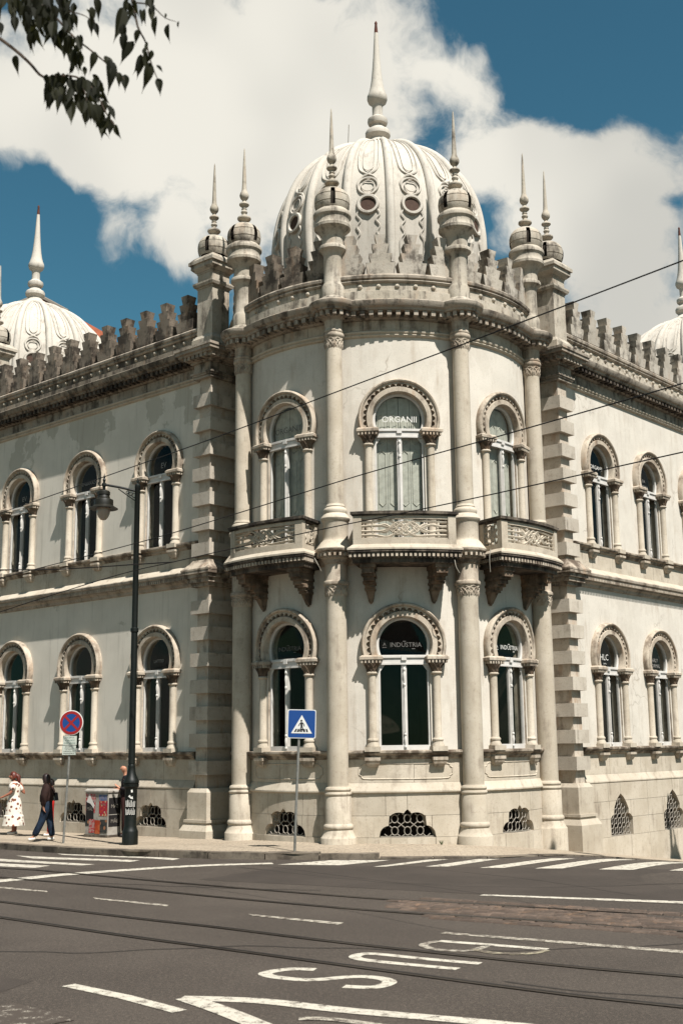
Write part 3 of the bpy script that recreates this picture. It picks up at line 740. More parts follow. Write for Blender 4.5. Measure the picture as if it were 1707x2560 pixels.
P_COP = [(-.28, 13.32), (.10, 13.32), (.13, 13.36), (.10, 13.40), (.145, 13.43), (.155, 13.49), (.11, 13.54), (-.28, 13.57)]
def sweep_part(name, prof, u0, u1, nx, fn, rz, mat, parent, smooth=True, **k):
    return ob(name, MB().sweep(prof, u0, u1, nx).map(fn).mesh(name, mat, smooth, 25), parent, (0, 0, 0), rz, **k)
def teeth(name, u0, u1, sp, wd, w0, w1, z0, z1, fn, rz, mat, parent):
    m = MB(); n = max(1, int((u1-u0)/sp))
    for i in range(n):
        c = u0+(i+.5)*(u1-u0)/n; m.box(c-wd/2, c+wd/2, -w1, -w0, z0, z1)
    return ob(name, m.map(fn).mesh(name, mat, False), parent, (0, 0, 0), rz, kind='stuff')
def stones(parent, name, u0, u1, z0, z1, w, length, fn, rz, mat, rn, gr=None, uc=0, depth=.05):
    n = max(1, round((u1-u0)/length)); cuts = [u0]+[u0+(u1-u0)*(i+(rn.random()-.5)*.25)/n for i in range(1, n)]+[u1]
    if gr and u0 < uc < u1: cuts = sorted([c for c in cuts if abs(c-uc) > .45 or c in (u0, u1)]+[uc])
    for a, b in zip(cuts, cuts[1:]):
        ob(name, slab_mb(a+.005, b-.005, z0+.004, z1-.004, w+rn.random()*.004, depth, gr if gr and a < uc+gr['hw'] and b > uc-gr['hw'] else None, uc).map(fn).mesh(name, mat, False), parent, (0, 0, 0), rz)
def bands(u0, u1, fn, rz, tower, seed, nx, attic=0.):
    rn = random.Random(seed); P = PAL; so = 'soot_shade'
    sweep_part('plinth_ledge', P_LEDGE, u0, u1, nx, fn, rz, 'stone', P)
    d = ob('dado', slab_mb(u0, u1, 1.30, 1.88, .02, .05).map(fn).mesh('dado', 'stone', False), P, (0, 0, 0), rz)
    stones(d, 'stone_slab', u0, u1, 1.33, 1.86, .034, 1.5, fn, rz, 'stone', rn)
    for c in d.children: c.rotation_euler = (0, 0, 0)
    sweep_part('sill_moulding', P_SILL, u0, u1, nx, fn, rz, 'sillst', P)
    sweep_part('string_course', P_MID, u0, u1, nx, fn, rz, 'stone2' if tower else 'sillst2', P)
    sweep_part('weathering_ledge', P_WEA, u0, u1, nx, fn, rz, 'stone', P)
    teeth('string_course_teeth', u0, u1, .085, .045, .13, .235, 6.535, 6.605, fn, rz, 'stone2', P)
    d = ob('upper_dado', slab_mb(u0, u1, 6.88, 7.60, .02, .05).map(fn).mesh('upper_dado', 'stone', False), P, (0, 0, 0), rz) if not tower else None
    if d:
        stones(d, 'stone_slab', u0, u1, 6.91, 7.40, .034, 1.1, fn, rz, 'stone', rn)
        for c in d.children: c.rotation_euler = (0, 0, 0)
        sweep_part('sill_moulding', P_USILL, u0, u1, nx, fn, rz, 'sillst', P)
    sweep_part('frieze_moulding', P_FRM, u0, u1, nx, fn, rz, 'stone', P)
    d = ob('frieze', slab_mb(u0, u1, 12.13, 12.45, .008, .05).map(fn).mesh('frieze', 'cornice', False), P, (0, 0, 0), rz)
    stones(d, 'stone_slab', u0, u1, 12.16, 12.41, .022, .75, fn, rz, 'stone2' if tower else 'cornice', rn)
    for c in d.children: c.rotation_euler = (0, 0, 0)
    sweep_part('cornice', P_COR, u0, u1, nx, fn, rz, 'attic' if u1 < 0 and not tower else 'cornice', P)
    teeth('cornice_dentils', u0, u1, .20, .10, .10, .34, 12.45, 12.57, fn, rz, 'cornice' if tower else 'soot_shade', P)
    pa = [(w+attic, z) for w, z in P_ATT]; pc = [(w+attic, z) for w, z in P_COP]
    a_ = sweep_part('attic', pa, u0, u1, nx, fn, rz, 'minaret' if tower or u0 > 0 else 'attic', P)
    m = MB(); n = max(1, int((u1-u0)/.42))
    for i in range(n): m.sphere((u0+(i+.5)*(u1-u0)/n, -(.065+attic), 13.225), .058, 8, 6)
    ob('studs', m.map(fn).mesh('studs', 'minaret'), a_, (0, 0, 0), 0, kind='stuff')
    sweep_part('coping', pc, u0, u1, nx, fn, rz, 'cornice', P)
def merlon_mesh(mat):
    T = [(.31, .365, 0, .30), (.23, .29, .30, .54), (.155, .215, .54, .79), (.085, .145, .79, 1.04)]; m = MB()
    for b, t, z0, z1 in T: m.box(-b, b, -.13, .15, z0, z1, 1, (t-b, .02, .02))
    m.add([(-.145, -.15, 1.04), (.145, -.15, 1.04), (.145, .17, 1.04), (-.145, .17, 1.04), (0, 0, 1.08)], [(0, 1, 4), (1, 2, 4), (2, 3, 4), (3, 0, 4)])
    return m.mesh('merlon', mat, False)
MER, MERD = merlon_mesh('merlon'), merlon_mesh('merlon_shaded')
for phi, seed in ((-44, 1), (0, 2), (44, 3)):
    a = radians(phi); hu = radians(22)*R0; rn = random.Random(seed)
    bands(-hu, hu, TW, a, True, seed, 14, .14)
    pl = ob('plinth', slab_mb(-hu, hu, -.9, 1.11, .055, .1, GRW).map(TW).mesh('plinth', 'stone', False), PAL, (0, 0, 0), a)
    for z0, z1, ln in ((-.6, .12, 1.0), (.12, .60, .95), (.60, 1.10, 1.05)):
        n0 = len(pl.children); stones(pl, 'stone_block', -hu, hu, z0, z1, .075 if z0 > 0 else .10, ln, TW, 0, 'stone', rn, GRW if z0 > 0 else None)
    grille(PAL, GRW, 0, .07, TW, a)
    ob('plaster_wall', wall_mb(-hu, hu, 2.0, 6.45, [(0, ZGF, -2.42)]).map(TW).mesh('plaster_wall', 'plaster'), PAL, (0, 0, 0), a)
    ob('plaster_wall', wall_mb(-hu, hu, 6.60, 12.05, [(0, ZUF, -3.22)]).map(TW).mesh('plaster_wall', 'plaster'), PAL, (0, 0, 0), a)
    for k in (-16.5, -5.5, 5.5, 16.5):
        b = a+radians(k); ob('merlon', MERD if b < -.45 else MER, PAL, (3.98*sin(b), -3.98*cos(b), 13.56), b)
    # lobed relief frame on the dado
    m = MB(); pts = []
    for i in range(40):
        t = 2*pi*i/40; x = 1.02*max(-1, min(1, 1.35*cos(t))); z = 1.585+.17*max(-1, min(1, 1.35*sin(t)))
        if abs(cos(t)) > .93: x += .06*(1 if cos(t) > 0 else -1)
        pts.append((x, -.036, z))
    m.tube(pts, .016, 4, True); ob('relief_frame', m.map(TW).mesh('relief_frame', 'stone'), PAL, (0, 0, 0), a)
    for s in (-1, 1):                                            # consoles below the sill
        m = MB(); m.box(s*.745-.17, s*.745+.17, -.21, 0, 1.83, 1.90); m.box(s*.745-.14, s*.745+.14, -.17, 0, 1.75, 1.83, 1, (.02, .03, 0)); m.box(s*.745-.11, s*.745+.11, -.12, 0, 1.69, 1.75, 1, (.03, .04, 0))
        ob('console', m.map(TW).mesh('console', 'stone2', False), PAL, (0, 0, 0), a)
    TWz = lambda z: (0, 0, z)
    IND = [('INDUSTRIA', .15, .06, .0), ('A', .11, -.45, .015)]
    w = window(PAL, 'bent', TWz(ZGF), a, -2.42, 'gf', IND, 'letter' if phi == 44 else 'faint', seed)
    bars(w, [(-.50, -.40, -.06, -.048), (-.01, .06, .078, .092), (.20, .28, -.095, -.08)], 'letter' if phi == 44 else 'faint', TW)
    window(PAL, 'bent', TWz(ZUF), a, -3.22, 'balcony', [('ORGANII', .215, .02, .0)] if phi < 40 else None, 'letter' if phi == 0 else 'faint', seed+10)
# short returns of the round tower behind the outer columns
for s in (-1, 1):
    a = s*radians(84); hu = radians(18)*R0
    bands(-hu, hu, TW, a, True, 9+s, 8, .14)
    ob('plinth', slab_mb(-hu, hu, -1.4, 1.11, .055, .1).map(TW).mesh('plinth', 'stone', False), PAL, (0, 0, 0), a)
    ob('plaster_wall', wall_mb(-hu, hu, 2.0, 12.05, []).map(TW).mesh('plaster_wall', 'plaster'), PAL, (0, 0, 0), a)
    sweep_part('upper_dado', [(0, 6.9), (.03, 6.9), (.03, 7.4), (.12, 7.45), (.15, 7.52), (.15, 7.57), (0, 7.58)], -hu, hu, 8, TW, a, 'stone', PAL)
    for k in (-12, -1, 10):
        b = a+radians(k*s); ob('merlon', MER, PAL, (3.98*sin(b), -3.98*cos(b), 13.56), b)
    m = MB()                                                     # quatrefoil boss
    for zc in (1.585, 7.15):
        for k in range(4):
            c_ = (.07*cos(pi/2*k), zc+.07*sin(pi/2*k)); m.tube([(c_[0]-s*.35+.07*cos(2*pi*i/12), -.035, c_[1]+.07*sin(2*pi*i/12)) for i in range(12)], .012, 4, True)
    ob('quatrefoil_relief', m.map(TW).mesh('quatrefoil_relief', 'stone'), PAL, (0, 0, 0), a)

# ---- columns and minarets
def cap_relief(r0, r1, z0, z1, n=8):
    m = MB(); d = 2*pi/n
    for i in range(n):
        for off_, hh in ((0, 1), (.5, .8)):
            pts = []
            for k in range(11):
                t = k/10; th = (i+off_)*d+(t-.5)*d*1.55; z = z0+(z1-z0)*hh*(sin(pi*t)**.75); r = r0+(r1-r0)*(z-z0)/(z1-z0)
                pts.append((r*sin(th), -r*cos(th), z))
            m.tube(pts, .017, 5)
        th = i*d; r = r0+(r1-r0)*.45
        m.sphere((r*sin(th), -r*cos(th), z0+(z1-z0)*.45), .028, 6, 5)
        th = (i+.5)*d; m.tube([(r0*sin(th), -r0*cos(th), z0-.05), ((r0+.012)*sin(th), -(r0+.012)*cos(th), z0+.05), (r0*sin(th), -r0*cos(th), z0+.1)], [.004, .022, .01], 5)
    return m
SEG = 28
mC = dict(
    base=MB().lathe([(.41, -.8), (.41, .12), (.40, .14), (.385, .15), (.345, .24), (.315, .31), (.335, .33), (.347, .37), (.335, .41), (.305, .44), (.30, .48), (.30, 1.02), (.285, 1.045), (.30, 1.065), (.312, 1.095), (.30, 1.13), (.275, 1.145), (.29, 1.165), (.30, 1.195), (.285, 1.23), (.25, 1.25), (.243, 1.28)], SEG).mesh('column_base', 'stone'),
    shaft=MB().lathe([(.243, 1.26), (.246, 2.4), (.243, 4.5), (.238, 5.68)], SEG).mesh('column_shaft', 'stone'),
    cap=MB().lathe([(.238, 5.6), (.252, 5.63), (.258, 5.80), (.275, 5.86), (.302, 5.88), (.31, 5.92), (.30, 5.955), (.272, 5.97), (.265, 6.0), (.265, 6.37)], SEG).merge(cap_relief(.25, .268, 5.64, 5.84)).mesh('column_capital', 'stone2'),
    ring=MB().lathe([(.26, 6.36), (.29, 6.38), (.31, 6.46), (.36, 6.50), (.37, 6.58), (.43, 6.60), (.44, 6.64), (.475, 6.66), (.48, 6.70)], SEG).mesh('column_string_course', 'sillst'),
    ped=MB().lathe([(.478, 6.69), (.48, 6.72), (.46, 6.745), (.345, 6.90), (.32, 6.92), (.305, 6.95), (.30, 7.0), (.30, 7.36), (.315, 7.39), (.34, 7.42), (.352, 7.46), (.335, 7.50), (.295, 7.55), (.265, 7.58), (.275, 7.61), (.285, 7.65), (.275, 7.69), (.245, 7.72), (.225, 7.735), (.235, 7.76), (.215, 7.79), (.205, 7.82)], SEG).mesh('column_pedestal', 'stone'),
    ush=MB().lathe([(.205, 7.80), (.207, 9), (.202, 11), (.198, 11.75)], SEG).mesh('column_shaft', 'stone'),
    ucap=MB().lathe([(.198, 11.68), (.212, 11.71), (.22, 11.90), (.235, 11.96), (.255, 11.98), (.262, 12.02), (.255, 12.06), (.232, 12.075), (.245, 12.09), (.252, 12.12), (.24, 12.15), (.225, 12.17), (.225, 12.42)], SEG).merge(cap_relief(.21, .226, 11.73, 11.93)).mesh('column_capital', 'stone2'))
rm = MB().lathe([(.22, 12.38), (.25, 12.42), (.30, 12.45), (.31, 12.56), (.50, 12.58), (.51, 12.63), (.565, 12.66), (.60, 12.73), (.605, 12.79), (.56, 12.83), (.33, 12.90), (.30, 12.92)], SEG)
for i in range(16):
    a = 2*pi*i/16; b = MB().box(-.045, .045, -.46, -.28, 12.45, 12.57).move(0, 0, 0, a); rm.merge(b)
mC['cring'] = rm.mesh('column_cornice', 'cornice')
rt = MB()
for i in range(22): rt.merge(MB().box(-.026, .026, -.45, -.36, 6.535, 6.605).move(0, 0, 0, 2*pi*i/22))
mC['rteeth'] = rt.mesh('teeth', 'stone2', False)
mC['min'] = MB().lathe([(.30, 12.86), (.325, 12.88), (.335, 12.92), (.31, 12.97), (.282, 12.99), (.282, 13.27), (.25, 13.33), (.228, 13.38), (.226, 14.08), (.24, 14.11), (.25, 14.15), (.30, 14.20), (.345, 14.235), (.35, 14.29), (.33, 14.33), (.272, 14.36), (.268, 14.54), (.275, 14.60), (.31, 14.64), (.33, 14.70), (.41, 14.76), (.455, 14.80), (.46, 14.87), (.435, 14.91), (.425, 15.03), (.44, 15.07), (.475, 15.11), (.48, 15.17), (.46, 15.22), (.41, 15.26), (.38, 15.30)], SEG).mesh('minaret', 'minaret')
def onion_mb():
    prof = [(.385, -.03), (.415, .03), (.438, .11), (.44, .125), (.425, .13), (.425, .145), (.444, .15), (.448, .24), (.436, .33), (.42, .335), (.42, .35), (.428, .355), (.395, .43), (.345, .49), (.28, .54), (.255, .545), (.25, .56), (.20, .575), (.13, .60)]
    sl = lambda i, j: (i % 12) in (0, 1) and 1 <= j <= 12
    m = MB().lathe(prof, 48, skip=sl); m.v = [(x*cos(.25)-y*sin(.25), x*sin(.25)+y*cos(.25), z) for x, y, z in m.v]
    return m
ON = onion_mb().mesh('onion_cap', 'minaret', True, 30)
ONC = MB().lathe([(.33, -.03), (.36, .1), (.36, .3), (.30, .42), (.15, .55)], 20).mesh('onion_core', 'hole')
FINP = [(.13, .60), (.09, .63), (.075, .66), (.10, .69), (.17, .72), (.186, .75), (.18, .785), (.12, .81), (.07, .84), (.058, .89), (.085, .925), (.09, .95), (.065, .98), (.06, 1.01), (.075, 1.03), (.062, 1.06), (.065, 1.09), (.12, 1.13), (.136, 1.155), (.13, 1.185), (.08, 1.21), (.05, 1.25), (.055, 1.29), (.095, 1.33), (.12, 1.38), (.126, 1.43), (.11, 1.49), (.082, 1.54), (.066, 1.60), (.058, 1.75), (.046, 2.1), (.030, 2.5), (.016, 2.76), (.001, 2.82)]
FIN = MB().lathe(FINP, 16).mesh('finial', 'minaret')
def onion(parent, loc, rz=0):
    o = ob('onion_cap', ON, parent, loc, rz); ob('onion_core', ONC, o); ob('finial', FIN, o); return o
RC = 4.16
for phi in (-66, -22, 22, 66):
    a = radians(phi); loc = (RC*sin(a), -RC*cos(a), 0)
    c = ob('lower_column', mC['shaft'], PAL, loc, a); ob('column_base', mC['base'], c); ob('column_capital', mC['cap'], c)
    c = ob('column_string_course', mC['ring'], PAL, loc, a); ob('teeth', mC['rteeth'], c, kind='stuff')
    c = ob('upper_column', mC['ush'], PAL, loc, a); ob('column_pedestal', mC['ped'], c); ob('column_capital', mC['ucap'], c); ob('column_cornice', mC['cring'], c)
    c = ob('minaret', mC['min'], PAL, loc, a)
    onion(PAL, (loc[0], loc[1], 15.30), a)

# ---- balconies
def strapwork(x0, x1, z0, z1, y, r=.031):
    m = MB(); L_ = x1-x0; H = z1-z0; zc = (z0+z1)/2
    def st(fz, t0=0, t1=1, n=34):
        m.tube([(x0+L_*(t0+(t1-t0)*i/n), y, zc+H*fz(t0+(t1-t0)*i/n)) for i in range(n+1)], r, 5, False, 1.3)
    env = lambda t: exp(-((t-.5)/.24)**2)
    for s in (-1, 1):
        st(lambda t: s*(.36-.10*sin(pi*6*t)*env(t)-.20*env(t)*cos(4*pi*(t-.5))))
        st(lambda t: s*(.13+.02*sin(8*pi*t)+env(t)*.25*cos(6*pi*(t-.5))))
        st(lambda t: s*.34*sin(3*pi*(t-.5)*2)*env(t)**.5, .22, .78)
        for k in (.12, .88): m.tube([(x0+L_*k, y, zc+s*.02*H), (x0+L_*(k+.02), y, zc+s*.45*H)], r, 5)
    for c in (.36, .5, .64):
        a, b = .045*L_, .20*H
        m.tube([(x0+L_*c-a, y-.01, zc), (x0+L_*c, y-.01, zc+b), (x0+L_*c+a, y-.01, zc), (x0+L_*c, y-.01, zc-b)], r*.9, 5, True)
    return m
def balcony_meshes():
    o = {}
    m = MB(); m.box(-1.10, 1.10, -.95, 0, 6.585, 6.625, 10); m.box(-1.10, 1.10, -.95, 0, 6.625, 6.72, 10, (-.09, -.10, 0)); o['slab'] = m
    m = MB(); m.box(-1.02, 1.02, -.80, 0, 6.30, 6.40, 10); m.box(-1.05, 1.05, -.86, 0, 6.40, 6.44, 10); m.box(-1.05, 1.05, -.87, 0, 6.44, 6.50, 10); m.box(-1.075, 1.075, -.91, 0, 6.50, 6.535, 10); m.box(-1.09, 1.09, -.935, 0, 6.535, 6.585, 10); o['mould'] = m
    t = MB()
    for i in range(25): x = -1.045+2.09*i/24; t.box(x-.024, x+.024, -.905, -.86, 6.425, 6.50)
    for s in (-1, 1):
        for i in range(9): y = -.85+.09*i; t.box(*sorted((s*1.045, s*1.085)), y-.024, y+.024, 6.425, 6.50)
    o['teeth'] = t
    b = MB(); b.box(-1.0, 1.0, -.84, -.68, 6.72, 6.84, 10)
    for s in (-1, 1):
        b.box(*sorted((s*.84, s*1.0)), -.84, -.68, 6.84, 7.39); b.box(*sorted((s*.86, s*1.0)), -.68, 0, 6.72, 6.84); b.box(*sorted((s*.87, s*.99)), -.16, 0, 6.84, 7.39)
    b.box(-.84, .84, -.82, -.70, 6.84, 6.875, 10); b.box(-.84, .84, -.82, -.70, 7.31, 7.39, 10)
    o['rail'] = b
    r = MB(); 
    for z0, z1, g in ((7.39, 7.425, 0.), (7.425, 7.49, .035)):
        r.box(-1.01-g, 1.01+g, -.85-g, -.67, z0, z1, 10)
        for s in (-1, 1): r.box(*sorted((s*(.85), s*(1.01+g))), -.67, 0, z0, z1)
    o['top'] = r
    k = strapwork(-.84, .84, 6.875, 7.31, -.76)
    for s in (-1, 1):
        q = strapwork(-.68, -.16, 6.86, 7.38, 0, .018); k.add([(s*.93+y, x, z) for x, y, z in q.v], q.f)
    o['strap'] = k
    return o
BM = balcony_meshes(); BMM = {k: v.map(TW).mesh(n, mt, sm) for (k, v), n, mt, sm in zip(BM.items(), ('balcony', 'slab_moulding', 'teeth', 'balustrade_frame', 'top_rail', 'strapwork_panel'), ('stone', 'soot_shade', 'stone2', 'stone', 'blackrail', 'stone'), (False, False, False, False, False, True))}
def corbel(s):
    m = MB(); c = s*.74
    for x, w, z0, z1 in ((.15, .74, 6.20, 6.30), (.12, .70, 6.08, 6.20), (.145, .60, 6.02, 6.08), (.11, .54, 5.92, 6.02), (.135, .44, 5.86, 5.92), (.10, .36, 5.78, 5.86), (.12, .28, 5.73, 5.78)): m.box(c-x, c+x, -w, 0, z0, z1)
    m.box(c-.05, c+.05, -.08, 0, 5.48, 5.73, 1, (.05, .13, 0)); m.sphere((c, -.05, 5.47), .04, 8, 6)
    m.lathe([(.02, 0), (.05, 0)], 4) if False else None
    return m
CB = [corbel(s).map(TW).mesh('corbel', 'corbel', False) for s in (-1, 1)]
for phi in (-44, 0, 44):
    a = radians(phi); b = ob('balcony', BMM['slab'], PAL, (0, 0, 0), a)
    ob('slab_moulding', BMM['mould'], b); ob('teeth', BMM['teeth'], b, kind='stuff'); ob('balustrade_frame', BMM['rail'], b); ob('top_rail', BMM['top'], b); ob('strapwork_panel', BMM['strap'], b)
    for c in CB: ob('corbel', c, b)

# ---- dome
DP = [(2.78, 13.0), (2.84, 14.0), (2.90, 14.7), (2.94, 15.3), (2.95, 15.7), (2.93, 16.05), (2.87, 16.5), (2.76, 16.95), (2.60, 17.35), (2.38, 17.72), (2.10, 18.05), (1.80, 18.32), (1.45, 18.56), (1.08, 18.76), (.75, 18.90), (.48, 19.0)]
def cr(P, k):
    return smooth_path(P, k)
DPF = cr(DP, 4)
def dome_at(z):
    for (r0, z0), (r1, z1) in zip(DPF, DPF[1:]):
        if z0 <= z <= z1:
            t = (z-z0)/(z1-z0+1e-9); r = r0+(r1-r0)*t; n = Vector((z1-z0, -(r1-r0))).normalized(); return r, n
    return DPF[-1][0], Vector((.3, .95))
def dpt(off, z, out):                   # off: arc length sideways from the panel axis
    r, n = dome_at(z); a = off/max(r, .3); rr = r+n.x*out; return (rr*sin(a), -rr*cos(a), z+n.y*out)
def dome_meshes():
    o = {}
    def lobe(x, y, z):
        a = atan2(x, -y); k = 1-.012*(1-abs(cos(a*8))**.6); return (x*k, y*k, z)
    o['shell'] = MB().lathe(DPF, 192).map(lobe).mesh('dome', 'dome', True, 60)
    m = MB(); pts = []; rad = []
    for r, z in DPF[6:]:
        p = dpt(0, z, .0); pts.append(p); rad.append(.045+.075*min(1, r/2.4))
    m.tube(pts, rad, 8); o['rib'] = m.mesh('rib', 'dome', True, 60)
    m = MB()
    def tub(P, r): m.tube([dpt(x, z, .006) for x, z in P], r, 5)
    def circ(x0, z0, rr, r, n=22): m.tube([dpt(x0+rr*cos(2*pi*i/n), z0+rr*.96*sin(2*pi*i/n), .02) for i in range(n)], r, 6, True)
    zo, zc = 15.98, 16.52
    circ(0, zo, .25, .055); circ(0, zc, .26, .030); circ(0, zc, .165, .016)
    for s in (-1, 1):
        tub(smooth_path([(s*.25, zc-.05), (s*.275, zc+.10), (s*.15, zc+.30), (-s*.05, zc+.40), (-s*.21, zc+.52), (-s*.26, zc+.75), (-s*.26, zc+1.2), (-s*.22, 18.2), (-s*.14, 18.6), (-s*.05, 18.85)], 4), .030)
        tub(smooth_path([(0, zc+.50), (s*.10, zc+.56), (s*.14, zc+.72), (s*.145, zc+1.1), (s*.13, zc+1.45), (s*.08, 18.4), (0, 18.68)], 4), .014)
        tub(smooth_path([(s*.22, zo-.14), (s*.30, zo-.30), (s*.20, zo-.45), (s*.30, zo-.62), (s*.22, zo-.8), (s*.32, zo-1.0), (s*.30, zo-1.5)], 4), .030)
    o['relief'] = m.mesh('panel_relief', 'dome', True, 60)
    def disc(z0, rr, out):
        q = MB(); n = 20; q.add([dpt(rr*cos(2*pi*i/n), z0+rr*.96*sin(2*pi*i/n), out) for i in range(n)], [tuple(range(n))]); return q
    q = disc(zo, .20, .010)
    o['ocu'] = q.mesh('oculus', simple('brown oculus lattice', (.085, .05, .035), .8, .2, 0, .6, 30), False)
    q = MB()
    q.merge(disc(zo-.47, .135, .016))
    o['hole'] = q.mesh('dark_vent', 'hole', False)
    fp = [(.52, 18.97), (.53, 19.05), (.47, 19.12), (.36, 19.18), (.30, 19.24), (.26, 19.30), (.25, 19.33), (.30, 19.37), (.36, 19.44), (.365, 19.53), (.33, 19.60), (.24, 19.66), (.18, 19.72), (.19, 19.77), (.27, 19.81), (.295, 19.88), (.285, 19.96), (.21, 20.02), (.16, 20.06), (.15, 20.14), (.155, 20.38), (.18, 20.44), (.26, 20.50), (.295, 20.60), (.29, 20.70), (.245, 20.80), (.20, 20.98), (.165, 21.2), (.13, 21.55), (.10, 21.95), (.075, 22.4), (.055, 22.74)]
    o['fin'] = MB().lathe(fp, 24).mesh('spire', 'dome')
    o['tip'] = MB().lathe([(.056, 22.73), (.05, 22.85), (.035, 23.02), (.045, 23.06), (.03, 23.10), (.004, 23.14)], 12).mesh('spire_tip', 'rustiron')
    return o
DM = dome_meshes()
def dome(loc, rz, low=False):
    d = ob('dome', DM['shell'], PAL, loc, rz)
    for i in range(16):
        a = radians(22.5*i)
        ob('rib', DM['rib'], d, (0, 0, 0), a)
        b = a+radians(11.25)
        if cos(b) > -.35 or low: ob('panel_relief', DM['relief'], d, (0, 0, 0), b); ob('oculus', DM['ocu'], d, (0, 0, 0), b)
    s = ob('spire', DM['fin'], d); ob('spire_tip', DM['tip'], d)
    return d
dome((0, 0, 0), 0)
q_ = sqrt(.5)
LS, RS = 17.0, 19.5
dome((-LS*q_, LS*q_, -.35), -pi/4, True)
dome((RS*q_, RS*q_, -.05), pi/4, True)

# ---- wings
def wing(side, s0, s1, wins, grilles, mer, gp):
    rz = LPHI if side == 'L' else RPHI; sg = -1 if side == 'L' else 1
    u0, u1 = sorted((sg*s0, sg*s1)); rn = random.Random(41+sg)
    bands(u0, u1, FL, rz, False, 20+sg, 1, 0.)
    us = [sg*s for s in wins]
    wm = 'peel' if side == 'L' else 'plaster'
    ob('plaster_wall', wall_mb(u0, u1, 2.0, 6.45, [(u, ZGF, -2.42) for u in us], 2).map(FL).mesh('plaster_wall', wm), PAL, (0, 0, 0), rz)
    ob('plaster_wall', wall_mb(u0, u1, 7.5, 12.05, [(u, ZUF, -2.42) for u in us], 2).map(FL).mesh('plaster_wall', wm), PAL, (0, 0, 0), rz)
    cuts = [u0]+[(a+b)/2 for a, b in zip(sorted(sg*g for g in grilles), sorted(sg*g for g in grilles)[1:])]+[u1]
    gs = sorted(sg*g for g in grilles)
    for (a, b), g in zip(zip(cuts, cuts[1:]), gs):
        pl = ob('plinth', slab_mb(a, b, -2.6, 1.11, .10, .12, gp, g, 5).map(FL).mesh('plinth', 'stone', False), PAL, (0, 0, 0), rz)
        rows = ((.12, .60), (.60, 1.10)) if side == 'L' else ((-.31, .16), (.16, .62), (.62, 1.10))
        for z0, z1 in rows: stones(pl, 'stone_block', a, b, z0, z1, .118, 1.15, FL, 0, 'stone', rn, gp, g)
        z_ = rows[0][0]; stones(pl, 'stone_block', a, b, z_-.9, z_, .135, 1.3, FL, 0, 'stone', rn)
        grille(PAL, gp, g, .115, FL, rz)
    for i, s in enumerate(wins):
        u = sg*s
        for zc, tag_, in ((ZGF, 'g'), (ZUF, 'u')):
            words, wmt = WORDS.get((side, tag_, i), (None, 'ghost'))
            loc = Matrix.Rotation(rz, 3, 'Z') @ Vector((u, -D0, zc))
            window(PAL, 'flat', loc, rz, -2.42, 'wing', words, wmt, i*3+(5 if tag_ == 'u' else 0)+sg)
            zs = 1.87 if tag_ == 'g' else 7.39
            for k in (-1, 1):
                m = MB(); c = u+k*.745; m.box(c-.17, c+.17, -.22, 0, zs-.03, zs+.03); m.box(c-.14, c+.14, -.17, 0, zs-.11, zs-.03, 1, (.02, .03, 0)); m.box(c-.11, c+.11, -.12, 0, zs-.18, zs-.11, 1, (.03, .04, 0))
                ob('console', m.map(FL).mesh('console', 'stone2', False), PAL, (0, 0, 0), rz)
    n, sp, first = mer
    for i in range(n):
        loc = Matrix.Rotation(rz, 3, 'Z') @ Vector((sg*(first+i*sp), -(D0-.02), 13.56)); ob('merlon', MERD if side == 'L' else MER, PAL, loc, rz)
    sl = sg*.001
def W1(t, s=.16, x=0, z=0): return [(t, s, x, z)]
WORDS = {('L', 'g', 0): (W1('LATITID', .12), 'ghost'), ('L', 'u', 0): (W1('EV', .22, .05), 'ghost'), ('L', 'u', 1): (W1('EMBAIXADA', .135, .05), 'ghost'), ('L', 'u', 2): (W1('EV', .22, .05), 'ghost'),
         ('R', 'u', 0): (W1('ORGANII', .165), 'letter'), ('R', 'u', 1): ([('DA', .12, -.12, .05), ('TERRA', .12, -.05, -.13)], 'ghost'), ('R', 'g', 0): ([('HLC', .24, -.1, .02), ('LISBOA', .05, -.08, -.15)], 'letter'), ('R', 'g', 1): ([('EARLY', .15, -.12, .06), ('NORMAL', .15, -.1, -.10)], 'ghost')}
LW = [5.12, 8.50, 11.88]; RW = [5.30, 8.27, 11.24, 14.2]
wing('L', 3.45, 13.6, LW, LW, (11, .905, 4.05), GRW)
wing('R', 3.58, 15.9, RW, [5.35, 8.40, 11.4, 14.4], (12, .935, 4.28), GRT)

